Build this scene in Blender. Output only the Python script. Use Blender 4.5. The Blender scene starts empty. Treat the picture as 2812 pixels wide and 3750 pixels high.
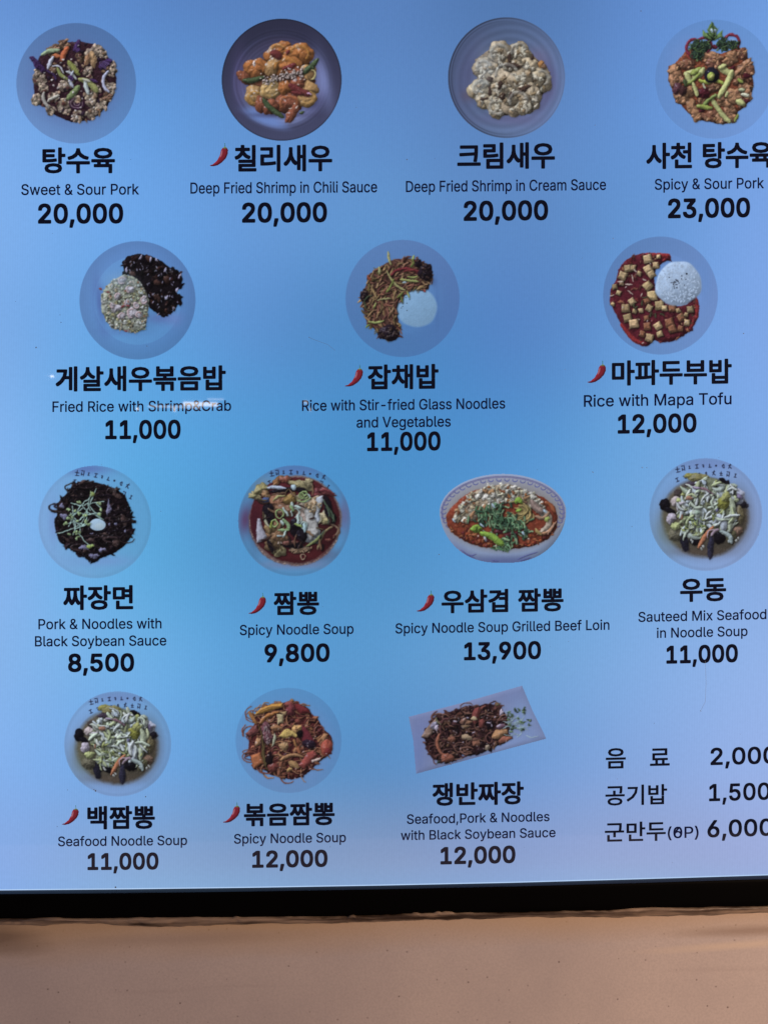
import bpy, math, random
import numpy as np
from mathutils import Matrix, Vector
from mathutils.geometry import delaunay_2d_cdt

# ------------------------------------------------------------------ camera
scene = bpy.context.scene
SRC_W, SRC_H = 2812.0, 3750.0          # the photograph's frame, used as the unit of the printed layout
FOCAL = SRC_H / 2 / math.tan(math.radians(34.0))
DIST, EYE = 0.80, 1.50                 # camera distance to the display and eye height (metres)
cam_data = bpy.data.cameras.new('camera')
cam = bpy.data.objects.new('camera', cam_data)
scene.collection.objects.link(cam)
cam.matrix_world = (Matrix.Translation((0.0, -DIST, EYE)) @ Matrix.Rotation(math.radians(-0.7), 4, 'Z')
                    @ Matrix.Rotation(math.radians(90), 4, 'X') @ Matrix.Rotation(math.radians(-0.7), 4, 'Z'))
cam_data.sensor_fit = 'VERTICAL'
cam_data.angle_y = math.radians(68.0)
cam_data.clip_start, cam_data.clip_end = 0.01, 50
scene.camera = cam

# ------------------------------------------------------------------ world, lamps, exposure
world = bpy.data.worlds.new('World')
scene.world = world
world.use_nodes = True
world.node_tree.nodes['Background'].inputs['Color'].default_value = (0.55, 0.52, 0.60, 1)
world.node_tree.nodes['Background'].inputs['Strength'].default_value = 0.035
scene.view_settings.view_transform = 'Standard'
scene.view_settings.look = 'None'
scene.view_settings.exposure = 0
scene.view_settings.gamma = 1


def area_lamp(name, loc, target, sx, sy, power, col):
    l = bpy.data.lights.new(name, 'AREA')
    l.shape = 'RECTANGLE'
    l.size, l.size_y, l.energy, l.color = sx, sy, power, col
    o = bpy.data.objects.new(name, l)
    o.location = loc
    o.rotation_euler = (Vector(target) - Vector(loc)).to_track_quat('-Z', 'Y').to_euler()
    scene.collection.objects.link(o)
    return o


# warm ceiling light off to the right, cooler light from the left, and an added stand-in for the lit floor seen low in the glass
area_lamp('ceiling_lamp', (1.35, -1.00, 1.45), (0.35, 0, 0.98), 0.5, 0.5, 26.0, (1.0, 0.72, 0.52))
area_lamp('cool_lamp', (-2.2, -1.8, 1.9), (-0.2, 0, 1.0), 0.9, 0.9, 10.5, (0.80, 0.80, 1.0))
# added light standing in for the lit floor, mirrored softly in the lower part of the glossy screen
area_lamp('added_floor_light', (0.0, -2.6, -0.62), (0.0, 0, -0.55), 7.0, 1.30, 10.0, (1.0, 0.70, 0.78))
# little strip lamps behind the viewer: the small glints in the glass
for px, py, w, h, power in ((735, 1480, .105, .012, .060), (640, 1490, .16, .006, .02), (505, 1497, .006, .006, .0035), (640, 1500, .005, .012, .004), (192, 1378, .010, .005, .004), (1120, 1473, .012, .010, .0025), (1137, 1500, .004, .010, .0012), (790, 1462, .05, .004, .004)):
    d = cam.matrix_world.to_3x3() @ Vector(((px - SRC_W / 2) / FOCAL, -(py - SRC_H / 2) / FOCAL, -1.0))
    face = cam.matrix_world.translation + d * (DIST / d.y)
    far = face + Vector((d.x, -d.y, d.z)) * (1.6 / d.y)
    area_lamp('strip_lamp', far, face, w, h, power, (1.0, .86, .78))

# outlines of the Latin letters and figures: advance, then closed loops of x,y and handle offsets (thousandths of an em)
LATIN = {
'&':(448,'197,-7,24,0,-34,0 110,12,25,-13,-24,12 54,62,13,-21,-13,21 34,133,0,-26,0,22 47,189,-8,-15,9,16 85,235,-16,-15,16,14 140,279,-21,-16,26,19 216,335,-25,-19,7,5 237,352,-7,-6,7,7 255,375,-5,-9,4,9 262,405,0,-11,0,16 245,445,11,-11,-10,11 201,461,19,0,-12,0 168,453,10,5,-10,-5 145,431,6,10,-5,-9 137,399,0,12,0,-13 145,363,-5,11,6,-11 169,327,-10,13,10,-12 204,284,-14,16,78,-95 438,0,-78,95,-25,0 364,0,25,0,-64,77 171,231,65,-77,-19,24 121,293,14,-18,-14,17 87,344,8,-17,-8,17 75,398,0,-19,0,23 91,458,-10,-17,10,17 134,499,-18,-10,19,10 200,513,-25,0,25,0 266,499,-19,10,18,-10 308,459,-10,17,11,-16 324,404,0,20,0,-15 315,362,6,13,-6,-14 291,325,11,11,-10,-11 256,293,13,10,-34,-25 154,217,34,26,-21,-15 110,174,9,14,-9,-13 97,131,0,16,0,-16 109,87,-8,13,8,-12 143,57,-14,8,15,-7 193,46,-19,0,20,0 251,59,-18,-8,19,9 301,95,-15,-15,15,16 336,151,-8,-21,9,22 349,224,0,-27,19,0 408,224,-20,0,0,-32 397,144,7,21,-8,-22 371,92,10,13,-10,-13 345,62,7,7,-4,-5 333,47,4,5,-17,-18 271,7,25,9,-25,-9'),
'(':(273,'89,207,0,-51,0,37 101,324,-8,-41,7,40 132,441,-13,-37,13,38 177,539,-17,-28,19,0 236,539,-20,0,-17,-35 191,428,13,39,-13,-39 161,313,7,38,-6,-37 151,207,0,33,0,-31 160,115,-6,31,6,-32 188,16,-12,35,13,-34 236,-96,-19,40,-20,0 177,-96,19,0,-29,49 111,55,15,-52,-14,51'),
')':(273,'37,-96,20,0,20,41 86,18,-13,-35,12,35 113,116,-6,-31,6,31 122,207,0,-30,0,33 112,313,6,-37,-7,38 82,428,13,-39,-12,39 37,539,18,-35,20,0 97,539,-20,0,16,-28 142,441,-14,38,13,-37 173,323,-8,41,7,-40 184,207,0,37,0,-51 161,53,16,51,-15,-51 97,-96,28,48,-20,0'),
',':(188,'38,-119,15,0,10,63 68,71,-10,-63,23,0 137,71,-23,0,-18,-63 84,-119,18,63,-15,0'),
'-':(453,'337,244,-74,0,0,-18 337,188,0,19,-74,0 114,188,74,0,0,19 114,244,0,-18,74,0'),
'0':(453,'227,-7,37,0,-38,0 130,24,27,-21,-27,21 69,113,14,-39,-14,39 48,254,0,-55,0,55 69,395,-14,-39,14,39 130,484,-26,-20,27,21 227,516,-38,0,37,0 323,484,-27,21,27,-20 384,395,-14,39,14,-39 405,254,0,55,0,-55 384,113,14,39,-14,-39 323,24,27,21,-26,-21|227,50,-25,0,25,0 290,74,-17,-16,18,16 330,144,-9,-31,9,30 344,254,0,-43,0,43 330,365,9,-31,-9,30 290,435,18,-16,-17,16 227,460,25,0,-25,0 163,435,17,16,-17,-16 123,365,9,30,-9,-31 109,254,0,43,0,-43 123,144,-9,30,9,-31 163,74,-17,16,17,-16'),
'1':(453,'76,0,105,0,0,18 76,55,0,-19,105,0 391,55,-105,0,0,-19 391,0,0,18,-105,0|276,509,-26,0,0,-170 276,0,0,170,-21,0 212,0,22,0,0,149 212,448,0,-149,-1,0 209,448,1,0,-41,-30 86,358,41,30,0,23 86,427,0,-23,37,27 198,509,-37,-28,26,0'),
'2':(453,'64,0,108,0,0,16 64,47,0,-15,57,61 234,229,-57,-61,20,20 282,282,-12,-15,13,16 311,327,-7,-14,6,14 320,371,0,-15,0,19 308,419,8,-14,-9,13 273,449,15,-7,-14,7 224,460,18,0,-20,0 172,447,15,9,-14,-8 139,413,8,15,-8,-14 127,362,0,20,-20,0 66,362,20,0,0,30 86,442,-14,-23,14,23 143,496,-24,-13,24,13 225,516,-31,0,30,0 306,497,-24,12,23,-13 361,445,-13,22,13,-21 381,372,0,27,0,-18 371,318,7,17,-7,-18 336,259,17,21,-17,-22 267,180,29,31,-38,-40 153,60,38,40,0,-1 153,57,0,1,78,0 389,57,-79,0,0,-19 389,0,0,19,-108,0'),
'3':(453,'218,-7,34,0,-31,0 133,10,25,-11,-26,11 70,57,16,-20,-16,21 44,132,2,-29,22,0 109,132,-22,0,2,-18 126,87,-9,12,10,-12 165,59,-16,6,16,-6 219,50,-20,0,20,0 275,61,-17,-8,17,7 315,93,-10,-14,9,14 329,145,0,-21,0,18 316,196,9,-15,-9,16 275,234,18,-10,-19,9 201,248,30,0,-15,0 157,248,15,0,0,17 157,299,0,-17,43,50 288,448,-44,-49,0,2 288,452,0,-1,-73,0 70,452,72,0,0,19 70,509,0,-19,101,0 372,509,-100,0,0,-16 372,461,0,16,-53,-61 211,278,54,61,0,4 211,289,0,-4,38,4 308,276,-27,12,27,-13 371,222,-15,24,15,-23 393,145,0,28,0,-30 370,66,15,23,-15,-23 309,12,26,13,-27,-12'),
'4':(453,'40,105,124,0,0,18 40,158,0,-17,69,117 247,509,-69,-117,21,0 311,509,-22,0,-68,-115 109,166,67,114,0,-1 109,163,0,1,101,0 413,163,-101,0,0,-19 413,105,0,20,-124,0|282,0,20,0,0,40 282,121,0,-40,0,9 282,146,0,-8,0,57 282,318,0,-58,20,0 343,318,-21,0,0,-106 343,0,0,106,-21,0'),
'5':(453,'221,-7,33,0,-30,0 140,11,24,-12,-24,12 83,60,14,-21,-14,21 60,130,1,-26,21,0 122,130,-21,0,2,-15 138,89,-9,12,9,-12 173,60,-14,7,15,-7 221,50,-17,0,21,0 276,64,-16,-9,16,10 314,104,-9,-17,9,17 328,162,0,-21,0,22 314,221,9,-17,-10,17 275,262,16,-10,-17,10 218,277,21,0,-17,0 167,268,17,6,-16,-5 128,246,10,9,-20,2 67,253,21,-3,10,85 96,509,-10,-86,90,0 366,509,-90,0,0,-19 366,452,0,19,-72,0 151,452,71,0,-6,-50 134,301,5,51,1,0 136,301,-1,0,11,10 178,325,-17,-6,16,6 229,334,-18,0,24,0 294,321,-20,8,19,-8 345,285,-14,16,14,-15 379,231,-8,21,8,-21 391,163,0,25,0,-33 369,76,15,25,-15,-26 309,15,25,15,-26,-14'),
'6':(453,'226,-7,32,0,-31,0 142,15,25,-15,-24,14 84,74,14,-25,-13,26 64,162,0,-33,0,24 80,239,-11,-27,11,27 137,340,-27,-40,39,56 252,509,-38,-56,24,0 322,509,-23,0,-57,-83 151,261,57,83,-2,0 145,261,2,0,5,10 165,288,-8,-8,9,8 196,307,-12,-5,11,5 235,314,-14,0,31,0 316,295,-23,13,23,-13 370,240,-13,23,12,-24 389,157,0,32,0,-32 368,73,14,24,-14,-25 310,14,24,14,-24,-14|226,48,-19,0,20,0 279,63,-15,-10,15,9 314,101,-8,-16,9,17 327,157,0,-21,0,21 314,213,9,-16,-8,17 279,251,15,-9,-15,10 226,265,20,0,-19,0 174,252,15,9,-15,-9 138,214,9,16,-9,-16 125,158,0,21,0,-21 138,102,-9,16,9,-17 174,63,-15,9,15,-10'),
'7':(453,'97,0,23,0,75,149 323,448,-75,-149,0,2 323,452,0,-1,-87,0 62,452,87,0,0,19 62,509,0,-19,110,0 391,509,-110,0,0,-20 391,449,0,20,-76,-150 165,0,75,150,-23,0'),
'8':(453,'226,-7,34,0,-34,0 136,11,26,-12,-27,13 74,62,15,-22,-15,21 52,135,0,-27,0,22 65,195,-9,-18,9,18 101,241,-15,-12,15,12 153,265,-20,-4,0,0 153,267,0,-1,-25,6 93,308,15,-21,-15,21 70,380,0,-27,0,26 90,450,-13,-21,14,20 146,498,-24,-12,23,12 226,516,-30,0,30,0 306,498,-23,12,23,-12 361,450,-13,20,14,-21 382,380,0,26,0,-27 359,308,15,21,-15,-21 300,267,25,6,0,-1 300,265,0,0,19,-4 351,241,-15,12,15,-12 387,195,-9,18,9,-18 401,135,0,22,0,-27 378,62,15,21,-14,-22 317,11,26,13,-26,-12|226,49,-22,0,23,0 285,60,-17,-7,16,8 323,91,-9,-13,9,14 337,139,0,-18,0,19 322,189,10,-15,-9,14 283,223,17,-9,-17,8 226,235,21,0,-21,0 169,223,17,8,-17,-9 130,189,9,14,-10,-15 115,139,0,19,0,-18 129,91,-9,14,9,-13 167,60,-16,8,17,-7|226,290,-18,0,18,0 274,300,-14,-7,14,7 307,330,-8,-12,8,13 319,376,0,-18,0,17 308,420,7,-13,-8,13 275,449,14,-6,-14,7 226,460,19,0,-18,0 177,449,14,7,-14,-6 145,420,7,13,-8,-13 133,376,0,17,0,-18 145,330,-8,13,7,-12 178,300,-15,7,14,-7'),
'9':(453,'226,516,-31,0,32,0 310,494,-24,14,25,-14 368,434,-14,26,14,-25 389,347,0,33,0,-24 373,270,10,27,-11,-27 315,168,28,41,-38,-56 200,0,39,56,-23,0 130,0,24,0,57,83 301,248,-57,-83,2,0 307,248,-2,0,-4,-10 287,221,9,8,-8,-8 257,202,12,5,-12,-5 218,195,14,0,-31,0 137,214,23,-13,-23,13 83,269,13,-24,-13,23 64,352,0,-32,0,32 85,436,-14,-24,14,25 143,494,-25,-14,24,14|226,460,20,0,-19,0 174,446,15,10,-15,-9 138,407,9,17,-8,-16 125,352,0,20,0,-22 138,295,-8,17,9,-16 174,257,-15,9,15,-9 226,243,-19,0,20,0 279,257,-16,-9,15,9 314,295,-8,-16,9,16 327,350,0,-20,0,22 314,407,9,-16,-8,17 279,446,15,-9,-15,10'),
'B':(456,'60,0,62,0,0,170 60,509,0,-170,60,0 241,509,-60,0,35,0 329,491,-23,12,23,-12 381,442,-12,20,11,-20 398,374,0,25,0,-22 387,320,7,14,-8,-14 356,286,13,8,-12,-9 315,267,15,4,0,-2 315,262,0,2,16,-1 363,245,-16,10,16,-10 402,203,-10,18,11,-18 418,136,0,27,0,-25 400,67,12,20,-12,-21 344,18,26,12,-25,-12 247,0,40,0,-63,0|125,57,0,58,40,0 245,57,-40,0,39,0 330,80,-17,-15,17,15 355,137,0,-23,0,17 342,184,9,-14,-8,14 306,218,15,-9,-16,9 248,231,23,0,-41,0 125,231,41,0,0,-58|125,285,0,56,37,0 238,285,-38,0,19,0 288,296,-15,-7,15,7 323,326,-8,-13,9,13 336,372,0,-17,0,23 313,429,15,-15,-16,15 240,452,33,0,-38,0 125,452,38,0,0,-56'),
'C':(510,'267,-7,26,0,-44,0 150,25,34,-21,-34,21 70,115,19,-39,-20,39 40,254,0,-53,0,54 70,393,-20,-39,19,39 150,484,-34,-22,34,21 267,516,-44,0,26,0 340,504,-23,8,23,-7 402,471,-18,15,18,-14 448,418,-12,21,12,-20 473,348,-5,26,-22,0 408,348,22,0,-4,18 389,395,9,-14,-8,13 357,428,13,-9,-12,10 315,449,16,-5,-15,5 267,456,17,0,-31,0 184,432,24,16,-25,-15 125,364,14,30,-14,-30 103,254,0,43,0,-43 125,145,-14,30,15,-30 184,76,-25,16,25,-15 267,53,-31,0,17,0 315,60,-15,-5,16,5 357,81,-12,-10,13,9 389,114,-8,-13,9,14 408,160,-4,-17,22,0 473,160,-22,0,-4,-25 448,91,12,20,-12,-21 402,38,19,14,-18,-15 341,5,22,7,-23,-8'),
'D':(502,'219,0,52,0,-41,0 96,0,41,0,0,19 96,57,0,-19,40,0 215,57,-40,0,41,0 318,81,-27,-16,27,16 379,149,-13,-30,13,30 399,255,0,-41,0,41 379,361,13,-30,-13,29 320,428,26,-16,-27,16 221,452,39,0,-43,0 93,452,43,0,0,19 93,509,0,-19,44,0 225,509,-44,0,50,0 353,478,-36,21,35,-20 433,391,-18,38,19,-38 462,255,0,53,0,-53 433,119,19,38,-19,-38 351,31,36,20,-37,-21|125,509,-22,0,0,-170 125,0,0,170,-22,0 60,0,22,0,0,170 60,509,0,-170,22,0'),
'F':(410,'60,0,22,0,0,170 60,509,0,-170,103,0 369,509,-103,0,0,-19 369,452,0,19,-81,0 125,452,81,0,0,-58 125,278,0,58,73,0 346,278,-74,0,0,-19 346,221,0,19,-74,0 125,221,73,0,0,-74 125,0,0,74,-22,0'),
'G':(520,'269,-7,40,0,-46,0 149,25,35,-21,-34,21 69,116,19,-39,-19,39 40,254,0,-53,0,54 69,393,-19,-39,19,39 149,484,-34,-22,34,21 265,516,-44,0,27,0 340,504,-23,8,24,-8 403,469,-18,15,19,-15 449,416,-12,21,12,-20 474,349,-4,24,-22,0 408,349,22,0,-5,16 387,393,9,-13,-8,13 356,427,12,-10,-12,9 315,448,15,-4,-15,5 265,456,18,0,-30,0 183,432,25,16,-24,-15 125,364,14,30,-14,-30 103,254,0,43,0,-43 125,145,-14,30,15,-30 184,76,-25,16,25,-15 269,53,-32,0,28,0 345,71,-22,-12,22,12 396,123,-12,-22,13,23 415,202,0,-30,6,-1 434,199,-6,1,-50,0 283,199,50,0,0,19 283,256,0,-19,65,0 478,256,-65,0,0,-19 478,200,0,19,0,-42 451,91,18,31,-18,-31 377,19,31,17,-32,-17'),
'L':(393,'60,0,100,0,0,170 60,509,0,-170,22,0 125,509,-22,0,0,-151 125,57,0,151,78,0 361,57,-79,0,0,-19 361,0,0,19,-100,0'),
'M':(628,'60,0,21,0,0,170 60,509,0,-170,31,0 152,509,-31,0,41,-107 277,187,-42,107,3,-7 287,159,-3,11,4,-11 299,123,-4,13,4,-13 311,84,-4,13,4,-13 322,49,-3,10,-5,0 307,49,5,0,3,10 318,83,-4,-13,4,12 330,121,-4,-13,4,13 342,158,-4,-11,4,12 352,187,-3,-8,42,107 476,509,-41,-107,31,0 568,509,-31,0,0,-170 568,0,0,170,-21,0 504,0,21,0,0,97 504,291,0,-97,0,11 504,327,0,-13,1,13 505,369,0,-15,0,14 506,413,0,-15,0,15 507,457,0,-14,2,0 513,457,-2,0,-5,-16 498,409,5,17,-6,-16 482,363,5,15,-5,-15 467,322,5,12,-4,-13 456,291,3,8,-38,-97 342,0,38,97,-19,0 286,0,19,0,-38,97 170,291,39,-97,-3,8 159,321,4,-12,-4,12 145,361,5,-15,-5,15 129,408,6,-17,-5,16 112,457,6,-16,2,0 119,457,-2,0,0,-13 120,416,0,15,0,-15 121,372,0,15,0,-15 122,328,-1,14,0,-13 122,291,0,11,0,-97 122,0,0,97,-21,0'),
'N':(523,'60,0,22,0,0,170 60,509,0,-170,25,0 136,509,-25,0,69,-109 343,183,-69,108,6,-9 363,151,-8,13,7,-13 388,107,-9,16,8,-17 414,55,-9,18,-3,0 405,54,3,0,-2,18 401,108,0,-18,-1,18 399,157,0,-15,0,15 399,195,0,-10,0,105 399,509,0,-105,21,0 463,509,-21,0,0,-170 463,0,0,170,-25,0 387,0,25,0,-62,97 202,290,62,-97,-8,13 177,331,9,-15,-8,14 148,381,11,-19,-11,19 108,452,15,-28,3,1 119,454,-4,-1,1,-26 122,384,-1,21,1,-22 124,328,0,16,1,-16 125,291,0,9,0,-97 125,0,0,97,-22,0'),
'P':(445,'60,0,22,0,0,170 60,509,0,-170,58,0 235,509,-58,0,39,0 332,487,-25,15,26,-14 390,430,-13,24,12,-25 409,348,0,30,0,-31 390,265,12,25,-13,-24 332,207,26,15,-25,-14 235,186,39,0,-42,0 109,186,42,0,0,19 109,242,0,-18,41,0 233,242,-42,0,26,0 297,256,-16,-9,16,9 333,294,-8,-16,8,16 344,348,0,-20,0,20 333,402,8,-16,-8,15 297,439,16,-9,-17,9 232,452,27,0,-36,0 125,452,35,0,0,-151 125,0,0,151,-22,0'),
'R':(449,'60,0,22,0,0,170 60,509,0,-170,59,0 236,509,-59,0,39,0 333,489,-26,13,26,-14 390,433,-12,24,13,-23 409,352,0,30,0,-31 390,271,13,24,-12,-23 333,217,26,13,-26,-13 236,198,39,0,-47,0 96,198,47,0,0,19 96,255,0,-19,46,0 234,255,-46,0,26,0 298,267,-17,-8,16,8 334,300,-8,-14,7,15 345,352,0,-20,0,20 334,405,7,-15,-8,15 298,440,16,-9,-17,8 233,452,26,0,-36,0 125,452,36,0,0,-151 125,0,0,151,-22,0|353,0,25,0,-41,76 230,229,41,-76,24,0 303,229,-24,0,41,-76 428,0,-42,76,-25,0'),
'S':(447,'224,-9,39,0,-37,0 128,9,27,-12,-28,12 64,60,15,-22,-15,22 38,137,2,-30,22,0 104,137,-22,0,2,-20 123,88,-11,13,11,-13 166,59,-17,6,18,-7 224,49,-21,0,23,0 286,60,-18,-7,18,8 329,92,-10,-14,11,13 346,139,0,-18,0,16 332,179,9,-10,-9,10 296,205,15,-7,-15,6 245,222,19,-5,-21,6 184,239,20,-5,-42,12 86,289,23,-21,-23,22 52,372,0,-33,0,29 75,448,-15,-22,15,21 138,498,-27,-12,26,12 227,516,-33,0,34,0 316,498,-26,12,26,-12 377,449,-15,20,15,-21 401,378,-1,26,-21,0 337,378,21,0,-2,25 302,437,21,-14,-21,14 225,459,31,0,-22,0 167,448,17,7,-16,-7 129,418,9,13,-9,-12 115,376,0,15,0,-18 131,334,-11,10,11,-11 169,308,-15,6,15,-6 212,293,-13,4,18,-4 264,279,-17,5,15,-4 312,264,-17,6,16,-7 359,238,-15,10,14,-11 395,198,-10,16,9,-17 408,139,0,23,0,-28 386,64,15,22,-14,-23 323,11,28,13,-27,-13'),
'T':(449,'32,452,53,0,0,19 32,509,0,-19,128,0 417,509,-129,0,0,-19 417,452,0,19,-54,0 257,452,53,0,0,-151 257,0,0,151,-22,0 193,0,21,0,0,151 193,452,0,-151,-54,0'),
'V':(480,'204,0,25,0,-63,170 16,509,63,-170,23,0 84,509,-22,0,36,-101 192,206,-36,101,6,-17 215,137,-9,29,9,-28 248,31,-13,42,-5,0 235,31,4,0,12,43 267,138,-9,-28,9,28 290,206,-6,-17,35,101 395,509,-35,-101,22,0 463,509,-23,0,-62,-170 278,0,62,170,-25,0'),
'a':(389,'160,-9,22,0,-24,0 94,5,20,-9,-19,9 48,45,11,-18,-12,17 30,108,0,-25,0,22 43,161,-8,-14,9,14 78,193,-15,-8,14,8 125,211,-17,-4,18,4 178,220,-18,-2,23,3 234,227,-15,-2,14,1 265,235,-7,-4,7,4 276,255,0,-10,0,0 276,257,0,-1,0,15 267,297,6,-11,-6,11 240,322,12,-6,-12,6 196,331,17,0,-18,0 149,322,13,6,-13,-5 118,301,8,8,-8,-9 100,274,4,9,-20,6 41,291,20,-6,9,23 79,346,-17,-14,16,14 133,375,-20,-6,20,6 194,384,-21,0,14,0 239,379,-16,4,16,-3 286,360,-15,10,15,-9 322,320,-9,18,10,-17 337,251,0,29,0,-83 337,0,0,84,-20,0 277,0,20,0,0,17 277,52,0,-17,-2,0 272,52,2,0,-4,-9 252,25,9,9,-9,-10 215,1,15,6,-15,-6|170,45,-15,0,23,0 228,59,-16,-9,15,9 263,93,-8,-14,8,14 276,138,0,-16,0,17 276,190,0,-17,-3,-3 259,182,9,2,-8,-2 231,176,11,2,-10,-2 200,171,10,1,-10,-1 175,168,7,1,-14,-2 134,159,13,4,-13,-5 103,139,8,9,-7,-8 92,105,0,14,0,-13 102,72,-7,9,7,-9 130,52,-12,5,12,-4'),
'b':(424,'229,-8,32,0,-23,0 172,4,15,-8,-14,8 138,31,8,-10,-9,11 118,59,5,-8,-2,0 112,59,2,0,0,-20 112,0,0,20,-20,0 53,0,19,0,0,170 53,509,0,-170,20,0 114,509,-21,0,0,-63 114,319,0,63,1,0 118,319,-1,0,5,8 137,346,-8,-10,8,10 171,373,-14,-8,15,8 229,384,-24,0,32,0 313,361,-24,15,24,-16 370,293,-14,29,13,-30 390,189,0,40,0,-40 370,84,13,30,-14,-29 313,16,24,16,-24,-16|220,47,-23,0,24,0 279,66,-16,-13,16,12 316,117,-8,-22,8,21 328,189,0,-27,0,27 316,261,8,-21,-8,21 280,311,16,-12,-16,13 220,330,24,0,-23,0 161,312,16,12,-16,-12 125,263,8,21,-8,-21 113,189,0,28,0,-28 125,115,-8,21,8,-21 162,65,-16,12,16,-12'),
'c':(396,'207,-8,19,0,-34,0 117,16,26,-16,-26,17 56,85,15,-29,-15,29 34,187,0,-38,0,40 56,291,-15,-29,15,30 117,360,-26,-17,26,16 207,384,-34,0,19,0 260,377,-17,5,16,-5 305,356,-13,9,14,-9 340,322,-10,13,10,-13 362,277,-5,17,-20,-5 303,262,19,5,-3,10 290,289,6,-8,-5,8 270,311,8,-6,-8,6 242,325,11,-3,-10,3 207,330,13,0,-25,0 145,310,16,13,-16,-13 108,258,8,22,-8,-21 96,187,0,26,0,-25 108,117,-8,22,8,-21 145,66,-16,13,16,-13 207,46,-25,0,13,0 243,52,-11,-4,10,3 271,66,-8,-6,8,6 292,89,-6,-9,5,8 304,117,-3,-10,20,-5 363,102,-20,5,-5,-17 341,56,10,14,-9,-13 306,21,14,10,-13,-9 261,-1,16,5,-17,-5'),
'd':(424,'195,-8,24,0,-31,0 111,16,25,-16,-24,16 55,84,13,-29,-14,30 34,189,0,-40,0,40 55,293,-14,-30,14,29 112,361,-24,-16,24,15 196,384,-32,0,23,0 253,373,-15,8,15,-8 287,346,-8,10,9,-10 306,319,-4,8,2,0 311,319,-2,0,0,63 311,509,0,-63,20,0 372,509,-21,0,0,-170 372,0,0,170,-20,0 313,0,19,0,0,20 313,59,0,-20,-2,0 307,59,2,0,-5,-8 287,31,8,11,-9,-10 252,4,15,8,-14,-8|205,47,-24,0,22,0 263,65,-16,-12,16,12 299,115,-8,-21,9,21 312,189,0,-28,0,28 300,263,8,-21,-8,21 263,312,16,-12,-16,12 205,330,23,0,-24,0 145,311,16,13,-16,-12 108,261,8,21,-8,-21 96,189,0,27,0,-27 109,117,-9,21,8,-22 145,66,-16,12,16,-13'),
'e':(404,'212,-8,26,0,-37,0 117,16,26,-16,-27,17 56,85,14,-29,-15,29 34,187,0,-39,0,39 55,290,-14,-30,14,29 115,359,-26,-16,26,17 205,384,-34,0,21,0 266,374,-20,7,19,-7 319,341,-16,15,16,-15 357,282,-9,24,9,-24 371,194,0,34,0,-8 371,169,0,9,-99,0 75,169,99,0,0,18 75,221,0,-17,88,0 338,221,-88,0,-9,-6 310,202,9,6,0,25 298,269,8,-20,-8,19 263,314,15,-11,-16,11 205,330,23,0,-23,0 146,313,17,12,-16,-11 109,270,9,18,-9,-19 96,211,0,21,0,-11 96,178,0,11,0,-28 110,106,-9,20,10,-19 151,61,-17,11,17,-10 212,46,-23,0,16,0 254,53,-13,-5,12,4 285,73,-8,-9,9,9 306,105,-5,-12,19,-4 365,91,-20,5,-6,-20 335,39,14,15,-14,-15 283,4,20,9,-21,-8'),
'f':(254,'228,379,-74,0,0,-17 228,327,0,17,-74,0 6,327,74,0,0,17 6,379,0,-17,74,0|81,0,20,0,0,144 81,432,0,-144,0,21 96,486,-10,-15,10,14 135,519,-16,-8,17,7 187,530,-18,0,14,0 222,527,-9,2,10,-2 243,521,-5,2,-5,-18 227,468,6,18,-3,2 215,472,5,-1,-5,1 195,474,8,0,-19,0 154,460,9,9,-8,-9 142,419,0,18,0,-140 142,0,0,140,-21,0'),
'g':(425,'207,-151,31,0,-28,0 134,-140,21,-7,-21,8 82,-110,14,-13,-13,12 51,-69,7,-15,16,9 101,-41,-17,-9,6,-8 122,-66,-9,9,8,-9 154,-88,-13,6,14,-6 207,-97,-21,0,31,0 282,-75,-19,-15,20,15 311,-6,0,-31,0,25 311,68,0,-24,-1,0 306,68,2,0,-5,-8 287,41,8,10,-9,-9 252,16,15,7,-14,-8 195,5,24,0,-31,0 113,27,24,-15,-25,14 55,90,14,-28,-14,28 34,191,0,-39,0,39 55,293,-14,-29,14,29 112,361,-24,-16,25,15 196,384,-31,0,24,0 253,373,-14,8,15,-8 288,346,-8,10,9,-10 308,319,-5,8,1,0 313,319,-2,0,0,20 313,379,0,-20,20,0 372,379,-19,0,0,-129 372,-9,0,130,0,-33 350,-90,15,21,-15,-21 291,-136,25,10,-25,-10|205,59,-24,0,23,0 264,75,-16,-11,16,11 300,121,-8,-20,8,20 312,193,0,-28,0,27 300,264,8,-21,-8,20 264,312,16,-11,-16,12 205,330,23,0,-24,0 145,312,16,12,-16,-13 109,262,8,21,-9,-20 96,193,0,26,0,-27 109,123,-9,20,8,-20 145,76,-16,11,17,-11'),
'h':(410,'114,227,0,22,0,-76 114,0,0,76,-21,0 53,0,20,0,0,170 53,509,0,-170,20,0 114,509,-21,0,0,-74 114,287,0,74,-4,0 102,287,4,0,12,35 152,362,-21,-15,22,15 227,384,-28,0,26,0 295,369,-19,10,20,-11 341,321,-11,21,11,-22 357,240,0,33,0,-80 357,0,0,80,-20,0 296,0,20,0,0,78 296,235,0,-78,0,30 273,304,15,-16,-15,17 210,329,27,0,-18,0 161,317,14,8,-15,-8 126,283,9,15,-8,-16'),
'i':(167,'53,0,20,0,0,126 53,379,0,-126,20,0 114,379,-21,0,0,-126 114,0,0,126,-21,0|84,443,11,0,-12,0 54,455,8,-8,-9,7 41,483,0,-11,0,11 54,512,-9,-8,8,8 84,524,-12,0,11,0 114,512,-8,8,8,-8 126,483,0,11,0,-11 114,455,8,7,-8,-8'),
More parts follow.
